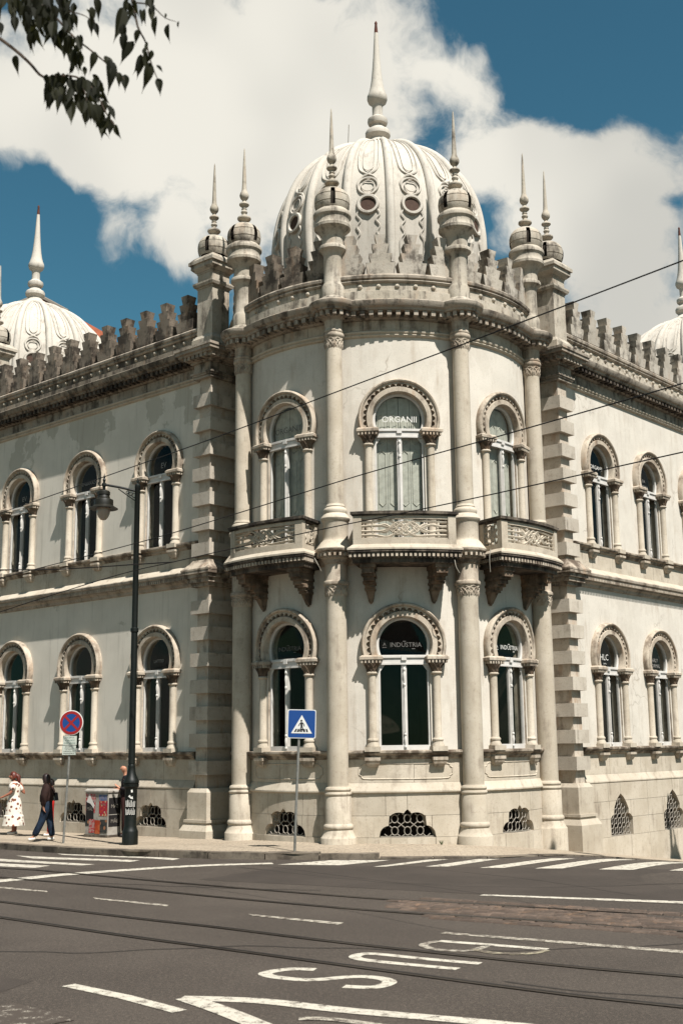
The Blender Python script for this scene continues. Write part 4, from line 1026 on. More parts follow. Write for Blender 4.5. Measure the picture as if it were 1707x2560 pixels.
# ---- quoined corner piers
def pier(side, s0, low=True):
    rz = LPHI if side == 'L' else RPHI; sg = -1 if side == 'L' else 1; wd = .69; df = 3.85
    u0, u1 = sorted((sg*s0, sg*(s0+wd)))
    def bx(m, g, z0, z1, top=None, back=2.2): m.box(u0-g, u1+g, -(df+g), -back, z0, z1, 1, top); return m
    m = MB(); bx(m, -.125, -2.5, 13.0)
    core = ob('corner_pier', m.mesh('corner_pier', 'piercore', False), PAL, (0, 0, 0), rz)
    def part(n, mb, mat='pier', **k): return ob(n, mb.mesh(n, mat, False), core, **k)
    for z in [1.47+.685*i for i in range(7)]+[7.106+.679*i for i in range(7)]: part('quoin_block', bx(MB(), 0, z+.004, z+.352, None, 2.6))
    b = MB(); bx(b, .16, -2.5, .10); bx(b, .16, .10, .24, (-.07, -.07, 0)); bx(b, .05, .24, .30); bx(b, .085, .30, .37); bx(b, .02, .37, 1.04); bx(b, .02, 1.04, 1.14, (-.06, -.06, 0)); part('pier_base', b, 'stone')
    b = MB(); bx(b, .0, 6.30, 6.40); bx(b, .07, 6.40, 6.52); bx(b, .13, 6.52, 6.62); bx(b, .19, 6.62, 6.70); bx(b, .20, 6.70, 6.745); bx(b, .20, 6.745, 6.92, (-.17, -.17, 0)); bx(b, .03, 6.92, 7.0, (-.05, -.05, 0)); part('string_course', b, 'sillst')
    b = MB(); bx(b, 0, 11.98, 12.04); bx(b, .03, 12.05, 12.10); bx(b, .06, 12.10, 12.15); bx(b, -.01, 12.15, 12.40); bx(b, .06, 12.40, 12.46); bx(b, .10, 12.46, 12.57); bx(b, .30, 12.57, 12.64); bx(b, .37, 12.64, 12.73); bx(b, .40, 12.73, 12.80); bx(b, .40, 12.80, 12.90, (-.28, -.28, 0)); part('pier_cornice', b, 'cornice')
    t = MB()
    n = 6
    for i in range(n): c = u0-.15+(u1-u0+.3)*(i+.5)/n; t.box(c-.05, c+.05, -(df+.28), -df, 12.47, 12.57)
    for i in range(n): c = -(df+.15)+i*.19; x = u0-.28 if sg > 0 else u1+.28; t.box(*sorted((x, (u0 if sg > 0 else u1))), c-.05, c+.05, 12.47, 12.57)
    part('dentils', t, 'cornice', kind='stuff')
    b = MB(); bk = df-wd-.04
    def sq(g, z0, z1, top=None): b.box(u0-g, u1+g, -(df+g-.03), -(bk-g), z0, z1, 1, (top, top, top) if top else None)
    sq(.06, 12.86, 13.10); sq(.06, 13.10, 13.22, -.08); sq(-.04, 13.2, 14.58); sq(-.02, 14.58, 14.63); sq(.03, 14.63, 14.70, .03); sq(.06, 14.70, 14.75); sq(-.04, 14.75, 15.02); sq(-.02, 15.02, 15.06); sq(.0, 15.06, 15.16, .10); sq(.10, 15.16, 15.28); sq(.15, 15.28, 15.37); sq(.15, 15.37, 15.50, -.12); part('pier_turret', b, 'minaret')
    cx, cy = (u0+u1)/2, -(df+bk-.03)/2
    loc = Matrix.Rotation(rz, 3, 'Z') @ Vector((cx, cy, 15.58)); onion(PAL, loc, rz)
pier('L', 2.79); pier('R', 2.92)
pier('L', 13.55); pier('R', 15.85)
# ---- roof deck, far walls
rd = MB(); F = 3.4
P4 = [(0, 0), (-20.5*q_, 20.5*q_), (0, 38*q_), (23*q_, 23*q_)]
c0 = [(2.8, -2.0), (-2.8, -2.0), (-20.5*q_-F*q_, 20.5*q_-F*q_), (0, 42*q_), (23*q_+F*q_, 23*q_-F*q_)]
rd.add([(x, y, 12.95) for x, y in c0]+[(x, y, -2) for x, y in c0], [(0, 1, 2, 3, 4), (2, 3, 8, 7), (3, 4, 9, 8)])
ob('roof_deck', rd.mesh('roof_deck', 'slab', False), PAL)
rd = MB().lathe([(.01, 13.2), (3.9, 13.2)], 48); ob('tower_roof', rd.mesh('tower_roof', 'slab', False), PAL)
bpy.context.view_layer.update()
def plocal(px, py, Y): return tuple(PAL.matrix_basis.inverted() @ (Vector((0, 0, CZ))+ray(px, py)*Y))
a, b, c, d = plocal(95, 738, 49), plocal(292, 848, 48), plocal(-60, 805, 48), plocal(95, 752, 56)
b0, c0, d0 = [(p[0], p[1], 12.9) for p in (b, c, d)]
rf = ob('tiled_roof', MB().add([a, b, c, d, b0, c0, d0], [(0, 2, 1), (0, 1, 3), (0, 3, 2), (1, 2, 5, 4), (1, 4, 6, 3), (2, 3, 6, 5)]).mesh('tiled_roof', 'roof', False), PAL)
ob('ridge_cap', MB().tube([c, a], .10, 6).tube([a, plocal(170, 779, 48.6)], .10, 6).mesh('ridge_cap', 'slab'), rf)

# ------------------------------------------------------------------ street lamp
def gz(x, y): return (x, y, zg(x, y))
def mesh_part(name, mb, mat, parent, smooth=True, **k): return ob(name, mb.mesh(name, mat, smooth), parent, **k)
L_ = thing('street_lamp', 'tall dark green iron street lamp with bell shade on bracket arm', 'street lamp', gz(-5.09, 29.36))
mesh_part('lamp_base', MB().lathe([(.19, -.05), (.19, .30), (.18, .33), (.165, .36), (.155, .40), (.145, .44), (.148, 1.28), (.16, 1.32), (.185, 1.35), (.185, 1.39), (.17, 1.41), (.19, 1.43), (.19, 1.47), (.165, 1.52), (.12, 1.62), (.095, 1.72), (.085, 1.80), (.09, 1.83), (.075, 1.86), (.065, 1.90)], 10).merge(MB().tube([(.178*cos(i*2*pi/20), .178*sin(i*2*pi/20), 1.40) for i in range(20)], .012, 5, True)), 'lampgreen', L_)
mesh_part('lamp_post', MB().lathe([(.082, 1.88), (.078, 5.02), (.098, 5.04), (.098, 5.12), (.074, 5.14), (.066, 8.62), (.072, 8.63), (.072, 8.70), (.04, 8.74), (.02, 8.76), (.03, 8.80), (.012, 8.88)], 14), 'lampgreen', L_)
arm = MB().tube([(0, 0, 8.55), (-.45, 0, 8.66), (-.86, 0, 8.74)], .030, 8); arm.tube([(-.04, 0, 8.30), (-.25, 0, 8.45), (-.48, 0, 8.62)], .013, 6)
for cx, cz, rr in ((-.08, 8.45, .055), (-.17, 8.49, .045), (-.25, 8.53, .035)): arm.tube([(cx+rr*cos(2*pi*i/12), 0, cz+rr*sin(2*pi*i/12)) for i in range(12)], .010, 5, True)
arm.lathe([(.01, 8.58), (.035, 8.60), (.04, 8.68), (.055, 8.70), (.055, 8.76), (.03, 8.78), (.03, 8.83), (.042, 8.85), (.02, 8.9), (.03, 8.93), (.012, 8.97), (.003, 9.02)], 10, -.84, 0); arm.tube([(-.86, 0, 8.74), (-.95, 0, 8.70), (-.99, 0, 8.76), (-.97, 0, 8.80)], .014, 6)
mesh_part('lamp_arm', arm, 'lampgreen', L_)
mesh_part('lamp_shade', MB().lathe([(.02, 8.60), (.13, 8.57), (.155, 8.54), (.155, 8.47), (.135, 8.46), (.15, 8.42), (.155, 8.38), (.235, 8.34), (.24, 8.33), (.24, 8.20), (.25, 8.19), (.36, 8.12), (.36, 8.11), (.17, 8.13), (.16, 8.16)], 24, -.84, 0), 'shade', L_)
mesh_part('lamp_globe', MB().lathe([(.165, 8.15), (.17, 8.08), (.155, 7.98), (.12, 7.90), (.07, 7.84), (.002, 7.82)], 20, -.84, 0), 'lampglass', L_)
g = MB()                                                         # white spray tag, torn stickers
def onpost(pts, r, w):
    for a, b in zip(pts, pts[1:]):
        g.tube([(r*sin(x/r), -r*cos(x/r), z) for x, z in (a, b)], w, 4)
rn = random.Random(5)
for row, zz in ((0, .98), (1, .80)):
    for i in range(5):
        x = -.105+i*.048; onpost([(x, zz+.07*rn.random()), (x+.01, zz-.10), (x+.035, zz-.10+.02*rn.random()), (x+.04, zz+.06*rn.random())], .150, .0055)
mesh_part('graffiti_tag', g, 'letter', L_, False)
def sticker(pts): mesh_part('torn_sticker', MB().add([(.1515*sin(x/.15), -.1515*cos(x/.15), z) for x, z in pts], [tuple(range(len(pts)))]), 'letter', L_, False)
sticker([(.02, 1.27), (.06, 1.28), (.07, 1.22), (.03, 1.21)]); sticker([(-.04, 1.12), (.0, 1.16), (.03, 1.10), (.06, 1.13), (.08, 1.06), (.02, 1.07)])

def copy_lamp(loc, rz, label):
    r = L_.copy(); COL.objects.link(r); r.location = loc; r.rotation_euler = (0, 0, rz); r['label'] = label
    for c in L_.children:
        if c.name.startswith(('graffiti', 'torn')): continue
        d = c.copy(); COL.objects.link(d); d.parent = r
L_['group'] = 'green iron street lamps'
copy_lamp(gz(8.05, 25.1), 2.2, 'dark green street lamp right of the view beside the zebra crossing')
copy_lamp(gz(11.8, 31.5), 2.4, 'dark green street lamp on the far kerb of the falling side street')

# ------------------------------------------------------------------ road signs
def disc_mb(r, y, n=32): return MB().add([(r*cos(2*pi*i/n), y, r*sin(2*pi*i/n)) for i in range(n)], [tuple(range(n))])
def moved(m, x, y, z): return m.move(x, y, z)
N_ = thing('no_stopping_sign', 'round blue and red no stopping sign with two white plates on grey pole', 'road sign', gz(-6.96, 30.64), -.10)
mesh_part('sign_pole', MB().tube([(0, 0, -.05), (.06, 0, 1.5), (.135, 0, 3.2)], .030, 10), 'pole', N_)
dz, dx = 2.93, .125
plate = MB().lathe([(.001, -.008), (.305, -.008), (.31, 0), (.305, .008), (.001, .008)], 36); plate.v = [(x+dx, z-.045, y+dz) for x, y, z in plate.v]
sp_ = mesh_part('sign_disc', plate, 'signwhite', N_)
def sring(r0, r1, y, mat, name, par, n=36):
    m = MB(); m.add([(dx+r*cos(2*pi*i/n), y, dz+r*sin(2*pi*i/n)) for r in (r0, r1) for i in range(n)], [(i, (i+1) % n, n+(i+1) % n, n+i) for i in range(n)]); return mesh_part(name, m, mat, par, False)
mesh_part('blue_face', disc_mb(.24, 0).move(dx, -.056, dz), 'blue', sp_, False); sring(.225, .29, -.059, 'red', 'red_ring', sp_)
x_ = MB()
for s in (-1, 1):
    c, d = cos(s*pi/4), sin(s*pi/4); w = .028; L2 = .23
    x_.add([(dx+c*a-d*b, -.060-.001*(s > 0), dz+d*a+c*b) for a, b in ((-L2, -w), (L2, -w), (L2, w), (-L2, w))], [(0, 1, 2, 3)])
mesh_part('red_cross', x_, 'red', sp_, False)
for k, (z0, z1, lines, mt, xo) in enumerate(((2.385, 2.605, ('EXCEPTO', 'CARGAS E', 'DESCARGAS'), 'greenprint', .105), (2.14, 2.37, ('EXCEPTO', 'TOMADA E', 'LARGADA DE', 'PASSAGEIROS'), 'black', .09))):
    p = mesh_part('text_plate', MB().box(xo-.175, xo+.175, -.052, -.040, z0, z1), 'plate', N_, False)
    for i, t in enumerate(lines):
        zt = z1-(i+.62)*(z1-z0)/(len(lines)+.25); tm = text_mb(t, .052 if len(lines) == 3 else .046); mesh_part('lettering', tm.move(xo, -.0545, zt), mt, p, False)
    b = MB(); b.box(xo-.18, xo+.18, -.046, -.036, z0-.008, z1+.006); mesh_part('plate_rim', b, 'black', p, False)
C_ = thing('crossing_sign', 'square blue pedestrian crossing sign on a leaning grey pole', 'road sign', gz(-1.07, 26.22), .02)
mesh_part('sign_pole', MB().tube([(0, 0, -.05), (.05, 0, 1.2), (.13, 0, 2.95)], .028, 10), 'pole', C_)
def rrect(w, r, y, cx, cz, n=5):
    pts = []
    for qx, qz, a0 in ((1, 1, 0), (-1, 1, pi/2), (-1, -1, pi), (1, -1, 1.5*pi)):
        for i in range(n+1): a = a0+pi/2*i/n; pts.append((cx+qx*(w-r)+r*cos(a), y, cz+qz*(w-r)+r*sin(a)))
    return pts
cx, cz = .165, 2.645; tilt = lambda pts: [(cx+(x-cx)*cos(.03)+(z-cz)*sin(.03), y, cz-(x-cx)*sin(.03)+(z-cz)*cos(.03)) for x, y, z in pts]
m = MB(); a = tilt(rrect(.305, .04, -.045, cx, cz)); b = tilt(rrect(.305, .04, -.030, cx, cz)); n = len(a); m.add(a+b, [tuple(range(n)), tuple(range(n, 2*n))]+[(i, (i+1) % n, n+(i+1) % n, n+i) for i in range(n)])
sg_ = mesh_part('sign_panel', m, 'signwhite', C_, False)
mesh_part('blue_face', MB().add(tilt(rrect(.288, .035, -.048, cx, cz)), [tuple(range(n))]), 'blue', sg_, False)
tri = tilt([(cx-.225, -.051, cz-.20), (cx+.225, -.051, cz-.20), (cx, -.051, cz+.19)]); mesh_part('white_triangle', MB().add(tri, [(0, 1, 2)]), 'signwhite', sg_, False)
def flat_tube(m, pts, w):
    for (x0, z0), (x1, z1) in zip(pts, pts[1:]):
        d = Vector((x1-x0, z1-z0)).normalized(); nn = Vector((-d.y, d.x))*w
        m.add(tilt([(cx+x0+nn.x, -.054, cz+z0+nn.y), (cx+x1+nn.x, -.054, cz+z1+nn.y), (cx+x1-nn.x, -.054, cz+z1-nn.y), (cx+x0-nn.x, -.054, cz+z0-nn.y)]), [(0, 1, 2, 3)])
wk = MB(); hd = [(cx-.008+.022*cos(2*pi*i/14), -.054, cz+.068+.022*sin(2*pi*i/14)) for i in range(14)]; wk.add(tilt(hd), [tuple(range(14))])
flat_tube(wk, [(-.005, .035), (-.002, -.05)], .022); flat_tube(wk, [(-.02, .03), (-.05, -.01), (-.068, -.045)], .008); flat_tube(wk, [(.015, .03), (.045, -.01), (.055, -.05)], .008)
flat_tube(wk, [(-.008, -.045), (-.022, -.11), (-.045, -.165)], .012); flat_tube(wk, [(.006, -.045), (.026, -.11), (.055, -.165)], .012)
mesh_part('walking_figure', wk, 'black', sg_, False)
for x in (-.135, -.075, .0, .065, .125):
    zs = MB(); zs.add(tilt([(cx+x-.022-.008*(x < 0), -.053, cz-.17), (cx+x+.014, -.053, cz-.17), (cx+x*.82+.018, -.053, cz-.105), (cx+x*.82-.014, -.053, cz-.105)]), [(0, 1, 2, 3)]); mesh_part('zebra_bar', zs, 'black', sg_, False)

# ------------------------------------------------------------------ poster-covered cabinet
K = thing('utility_cabinet', 'low grey utility cabinet plastered with torn posters beside the lamp', 'cabinet', gz(-6.44, 32.85), -.69)
mesh_part('cabinet_body', MB().box(-.46, .46, -.20, .24, -.15, 1.16), 'cab', K, False)
mesh_part('cabinet_roof', MB().box(-.49, .49, -.23, .27, 1.16, 1.20).box(-.49, .49, -.23, .27, 1.20, 1.245, 1, (-.05, -.05, -.05)), 'cab', K, False)
mesh_part('cabinet_plinth', MB().box(-.48, .48, -.22, .26, -.15, .07), 'kerb', K, False)
def post(x0, x1, z0, z1, mat, d=0, side=False, pts=None, words=None):
    P = pts or [(x0, z0), (x1, z0), (x1, z1), (x0, z1)]
    if side: v = [(.4625+d*.002, x, z) for x, z in P]
    else: v = [(x, -.2025-d*.002, z) for x, z in P]
    p = mesh_part('poster', MB().add(v, [tuple(range(len(P)))]), mat, K, False)
    for t, sz, x, z in words or ():
        tm = text_mb(t, sz); tm.v = [(.466+d*.002, x+a, z+c) if side else (x+a, -.206-d*.002, z+c) for a, b, c in tm.v]; mesh_part('lettering', tm, 'iron', p, False)
post(-.46, -.05, .62, 1.12, 'ppink', 0); post(-.44, -.12, .44, .92, 'pblack', 1, False, None, [('MÃE', .13, -.28, .72)])
post(0, 0, 0, 0, 'pwhite', 2, False, [(-.42, .90), (-.30, 1.12), (-.22, 1.0), (-.08, .82), (-.12, .74), (-.26, .86)])
post(.10, .44, .55, .94, 'pred', 1, False, None, [('MUSEU', .07, .27, .85)]); post(.08, .42, .94, 1.10, 'pblue', 1)
post(-.46, -.30, .28, .44, 'pdark', 1); post(-.30, -.07, .11, .46, 'ppink', 2); post(-.06, .15, .09, .44, 'porange', 2); post(.16, .44, .13, .46, 'pdark', 3)
post(-.18, .22, .60, 1.02, 'pblack', 0, True, None, [('MÃE', .13, .02, .80)]); post(-.18, .20, .28, .58, 'pblack', 1, True, None, [('MÃE', .13, .02, .42)])

# ------------------------------------------------------------------ people
def skin_mesh(name, nodes, edges, mat, root, sub=1):
    keys = list(nodes); me = bpy.data.meshes.new(name); me.from_pydata([nodes[k][0] for k in keys], [(keys.index(a), keys.index(b)) for a, b in edges], [])
    o = bpy.data.objects.new(name, me); COL.objects.link(o)
    o.modifiers.new('s', 'SKIN')
    for i, k in enumerate(keys):
        sv = me.skin_vertices[0].data[i]; r = nodes[k][1]; sv.radius = (r, r) if not isinstance(r, tuple) else r; sv.use_root = (k == root)
    sb = o.modifiers.new('d', 'SUBSURF'); sb.levels = sub; sb.render_levels = sub
    dg = bpy.context.evaluated_depsgraph_get(); dg.update(); out = bpy.data.meshes.new_from_object(o.evaluated_get(dg))
    bpy.data.objects.remove(o); bpy.data.meshes.remove(me)
    out.materials.clear(); out.materials.append(M[mat]); out.polygons.foreach_set('use_smooth', [True]*len(out.polygons))
    return out
def chainE(*ks): return list(zip(ks, ks[1:]))
def person(label, loc, rz, J, skin, scale=1., group=None):
    """J: joint positions facing -x (y to the side); builds one continuous body"""
    P = thing('person', label, 'person', loc, rz); P.scale = (scale,)*3
    n = {}
    def add(k, p, r): n[k] = (tuple(p), r)
    add('hip', J['hip'], .11); add('waist', J['waist'], .105); add('chest', J['chest'], .125); add('neck0', J['neck'], .055)
    hd = Vector(J['head']); nk = Vector(J['neck']); f = Vector(J.get('face', (-1, 0, 0))).normalized()
    add('neck1', nk+(hd-nk)*.45, .052); add('head', hd, .086); add('crown', hd+Vector((.012, 0, .075)), .068)
    add('brow', hd+f*.045+Vector((0, 0, .02)), .06); add('chin', hd+f*.055+Vector((0, 0, -.075)), .035); add('nose', hd+f*.112+Vector((0, 0, -.012)), .013)
    sd_ = Vector((-f.y, f.x, 0))
    for s, k in ((1, 'a'), (-1, 'b')): add('ear'+k, hd+sd_*s*.092+Vector((0, 0, -.005)), .016)
    e = chainE('hip', 'waist', 'chest', 'neck0', 'neck1', 'head', 'crown')+[('head', 'brow'), ('brow', 'nose'), ('head', 'chin'), ('head', 'eara'), ('head', 'earb')]
    for s in 'lr':
        add('sh'+s, J['sh'+s], .058); add('el'+s, J['el'+s], .042); add('wr'+s, J['wr'+s], .028); add('pa'+s, J['pa'+s], .032)
        e += chainE('chest', 'sh'+s, 'el'+s, 'wr'+s, 'pa'+s)
        pa = Vector(J['pa'+s]); d = (pa-Vector(J['wr'+s])).normalized(); sdv = d.cross(Vector((0, 0, 1)) if abs(d.z) < .8 else Vector((1, 0, 0))).normalized()
        for i, (w, ln) in enumerate(((-.03, .07), (-.01, .085), (.01, .08), (.03, .065))):
            k1, k2 = 'f%s%d' % (s, i), 'g%s%d' % (s, i); add(k1, pa+sdv*w+d*.035, .0095); add(k2, pa+sdv*w*1.1+d*ln+sdv.cross(d)*.02, .008); e += [('pa'+s, k1), (k1, k2)]
        add('th'+s, pa+sdv*.045-d*.005, .010); add('ti'+s, pa+sdv*.062+d*.03, .008); e += [('pa'+s, 'th'+s), ('th'+s, 'ti'+s)]
        add('hj'+s, J['hj'+s], .085); add('kn'+s, J['kn'+s], .055); add('an'+s, J['an'+s], .038); add('to'+s, J['to'+s], .032)
        e += chainE('hip', 'hj'+s, 'kn'+s, 'an'+s, 'to'+s)
    ob('body', skin_mesh('body', n, e, skin, 'hip'), P)
    return P
def garment(P, name, J, spec, edges, mat, root):
    return ob(name, skin_mesh(name, {k: (J[k] if isinstance(k, str) and k in J else k, r) for k, r in spec.items()}, edges, mat, root), P)
def shoes(P, J, mat):
    for s in 'lr':
        a, t = Vector(J['an'+s]), Vector(J['to'+s]); d = (t-a); d.z = 0; d = d.normalized() if d.length > .01 else Vector((-1, 0, 0))
        ob('shoe', skin_mesh('shoe', {'h': (tuple(a+Vector((0, 0, .0))), .045), 'k': (tuple(a-d*.04+Vector((0, 0, -.05))), .042), 'm': (tuple((a+t)/2+Vector((0, 0, -.015))), .047), 't': (tuple(t+d*.02), .04)}, [('h', 'k'), ('k', 'm'), ('m', 't')], mat, 'm'), P)
def cap_hair(P, J, mat, back=.0, drop=0., name='hair'):
    hd = Vector(J['head']); f = Vector(J.get('face', (-1, 0, 0))).normalized(); m = MB()
    n, rr = 16, 9
    for i in range(rr+1):
        for k in range(n):
            th = pi*(.60*i/rr); a = 2*pi*k/n; dr = Vector((sin(th)*cos(a), sin(th)*sin(a), cos(th))); fr = dr.dot(f)
            cut = 1.0 if fr < .35 else .62
            th *= cut; dr = Vector((sin(th)*cos(a), sin(th)*sin(a), cos(th))); p = hd+Vector((0, 0, .01))-f*.012+Vector((dr.x*.112, dr.y*.102, dr.z*.128)); p.z -= drop*max(0, (i/rr-.55))*(1 if fr < .35 else 0); p -= f*back*max(0, i/rr-.5)
            m.v.append(tuple(p))
    m.f += [(i*n+k, i*n+(k+1) % n, (i+1)*n+(k+1) % n, (i+1)*n+k) for i in range(rr) for k in range(n)]
    return mesh_part(name, m, mat, P)
TOR = [('hip', .16), ('waist', .150), ('chest', .165)]
# 1 bald man standing behind the lamp
J = dict(hip=(0, 0, .98), waist=(.01, 0, 1.15), chest=(.02, 0, 1.38), neck=(0, 0, 1.56), head=(-.04, 0, 1.72), face=(-1, -.15, .05), shl=(.03, -.19, 1.48), ell=(.08, -.24, 1.20), wrl=(-.12, -.20, 1.24), pal=(-.19, -.17, 1.29), shr=(.03, .19, 1.48), elr=(.06, .23, 1.19), wrr=(-.16, .15, 1.18), par=(-.24, .12, 1.20),
         hjl=(0, -.10, .92), knl=(.02, -.11, .50), anl=(.06, -.12, .09), tol=(-.08, -.14, .045), hjr=(0, .10, .92), knr=(-.02, .11, .50), anr=(-.02, .12, .09), tor=(-.17, .13, .045))
P = person('bald man in black clothes standing behind the iron lamp post', gz(-5.80, 32.55), .05, J, 'skin', 1.02)
garment(P, 'jacket', J, {'hip': .15, 'waist': .15, 'chest': .165, 'neck': .07, 'shl': .085, 'ell': .068, 'wrl': .05, 'shr': .085, 'elr': .068, 'wrr': .05}, chainE('hip', 'waist', 'chest', 'neck')+chainE('chest', 'shl', 'ell', 'wrl')+chainE('chest', 'shr', 'elr', 'wrr'), 'manblack', 'hip')
garment(P, 'trousers', J, {'waist': .135, 'hip': .145, 'hjl': .105, 'knl': .085, 'anl': .07, 'hjr': .105, 'knr': .085, 'anr': .07}, chainE('waist', 'hip', 'hjl', 'knl', 'anl')+chainE('hip', 'hjr', 'knr', 'anr'), 'mandark', 'hip')
shoes(P, J, 'shoedark')
# 2 woman in brown jacket striding left, seen from behind
J = dict(hip=(0, 0, .92), waist=(-.02, 0, 1.08), chest=(-.03, 0, 1.27), neck=(-.03, 0, 1.43), head=(-.05, 0, 1.55), face=(-.8, .6, -.05), shl=(-.01, -.17, 1.36), ell=(-.09, -.22, 1.10), wrl=(-.10, -.21, .87), pal=(-.07, -.20, .79), shr=(-.03, .17, 1.36), elr=(.14, .22, 1.14), wrr=(-.05, .22, 1.08), par=(-.12, .20, 1.10),
         hjl=(-.01, -.09, .87), knl=(-.12, -.10, .50), anl=(-.30, -.10, .13), tol=(-.42, -.10, .05), hjr=(.02, .09, .87), knr=(.09, .09, .48), anr=(.16, .10, .10), tor=(.05, .11, .045))
P = person('person with dark bob in brown jacket and jeans striding left past the sign', gz(-7.60, 31.50), .25, J, 'skin', 1.0)
garment(P, 'jacket', J, {'hip': .20, 'waist': .205, 'chest': .205, 'neck': .08, 'shl': .105, 'ell': .10, 'wrl': .068, 'shr': .105, 'elr': .10, 'wrr': .065}, chainE('hip', 'waist', 'chest', 'neck')+chainE('chest', 'shl', 'ell', 'wrl')+chainE('chest', 'shr', 'elr', 'wrr'), 'jacket', 'hip')
garment(P, 'jeans', J, {'waist': .15, 'hip': .17, 'hjl': .13, 'knl': .10, 'anl': .09, 'hjr': .13, 'knr': .10, 'anr': .09}, chainE('waist', 'hip', 'hjl', 'knl', 'anl')+chainE('hip', 'hjr', 'knr', 'anr'), 'jeans', 'hip')
shoes(P, J, 'shoe'); cap_hair(P, J, 'hairbrown', .0, .16)
b = MB(); b.box(-.05, .05, -.14, .14, 0, .20, 1, (-.02, -.04, -.04)); b.move(.20, .26, 1.0, .3)
BG = ob('shoulder_bag', b.mesh('shoulder_bag', 'bag', True), None, gz(-7.60, 31.50), .25, label='small dark leather bag held under the arm of the person striding left', category='bag')
# 3 woman in a floral dress at the left edge
J = dict(hip=(0, 0, .92), waist=(0, 0, 1.06), chest=(0, 0, 1.25), neck=(-.02, 0, 1.40), head=(-.06, 0, 1.53), face=(-1, -.1, -.05), shl=(.01, -.16, 1.34), ell=(-.07, -.21, 1.10), wrl=(-.24, -.18, 1.02), pal=(-.31, -.17, .99), shr=(.02, .16, 1.34), elr=(.24, .20, 1.06), wrr=(.17, .18, 1.27), par=(.13, .16, 1.34),
         hjl=(0, -.08, .87), knl=(0, -.07, .48), anl=(.01, -.06, .09), tol=(-.13, -.07, .04), hjr=(0, .08, .87), knr=(.02, .07, .48), anr=(.06, .05, .09), tor=(-.06, .06, .04))
P = person('woman with auburn ponytail in white floral dress walking left along the wall', gz(-9.22, 34.40), .1, J, 'skin2', 1.03)
d = MB().lathe([(.085, 1.40), (.15, 1.33), (.165, 1.22), (.135, 1.06), (.145, 1.00), (.19, .86), (.215, .70), (.235, .52), (.26, .50), (.285, .32), (.30, .24)], 28)
d.v = [(x*(1+.05*sin(atan2(y, x)*9)*(1.1-z)*.8), y*(.86+.05*cos(atan2(y, x)*9)*(1.1-z)*.8), z) for x, y, z in d.v]
mesh_part('dress', d, 'floral', P)
for s in 'lr':
    a, b_ = Vector(J['sh'+s]), Vector(J['el'+s]); ob('sleeve', skin_mesh('sleeve', {'a': (tuple(a), .085), 'm': (tuple(a+(b_-a)*.4), .10), 'b': (tuple(a+(b_-a)*.75), .085)}, [('a', 'm'), ('m', 'b')], 'floral', 'a'), P)
shoes(P, J, 'shoe'); cap_hair(P, J, 'hairred', .02, .03)
hd = Vector(J['head']); mesh_part('ponytail', MB().tube([hd+Vector((.09, 0, .05)), hd+Vector((.15, 0, 0)), hd+Vector((.16, 0, -.12)), hd+Vector((.14, 0, -.26))], [.045, .06, .055, .02], 8), 'hairred', P)
b = MB().box(-.07, .07, -.13, .13, 0, .30, 1, (-.02, -.03, -.03)); b.tube([(0, -.08, .28), (0, -.05, .48), (0, .05, .48), (0, .08, .28)], .012, 6); b.move(-.37, -.17, .55)
ob('handbag', b.mesh('handbag', 'bag', True), None, gz(-9.22, 34.40), .1, label='dark handbag hanging from the hand of the woman in floral dress', category='bag')
# 4 somebody in red trousers hidden behind the striding person
J = dict(hip=(0, 0, .92), waist=(0, 0, 1.06), chest=(0, 0, 1.24), neck=(-.01, 0, 1.38), head=(-.04, 0, 1.47), face=(-1, 0, 0), shl=(.01, -.16, 1.32), ell=(.03, -.20, 1.07), wrl=(-.03, -.18, .86), pal=(-.04, -.18, .78), shr=(.01, .16, 1.32), elr=(.03, .20, 1.07), wrr=(-.03, .18, .86), par=(-.04, .18, .78),
         hjl=(0, -.08, .87), knl=(-.01, -.07, .48), anl=(-.03, -.06, .09), tol=(-.16, -.07, .04), hjr=(0, .08, .87), knr=(.02, .07, .48), anr=(.07, .06, .09), tor=(-.06, .06, .04))
P = person('person in red trousers mostly hidden behind the striding person', gz(-7.98, 33.50), .2, J, 'skin2', .95)
garment(P, 'trousers', J, {'waist': .13, 'hip': .14, 'hjl': .10, 'knl': .075, 'anl': .06, 'hjr': .10, 'knr': .075, 'anr': .06}, chainE('waist', 'hip', 'hjl', 'knl', 'anl')+chainE('hip', 'hjr', 'knr', 'anr'), 'redcloth', 'hip')
garment(P, 'shirt', J, {'hip': .145, 'waist': .14, 'chest': .15, 'neck': .06, 'shl': .08, 'ell': .06, 'shr': .08, 'elr': .06}, chainE('hip', 'waist', 'chest', 'neck')+chainE('chest', 'shl', 'ell')+chainE('chest', 'shr', 'elr'), 'jacket', 'hip')
shoes(P, J, 'shoe'); cap_hair(P, J, 'hairdark', .02, .05)

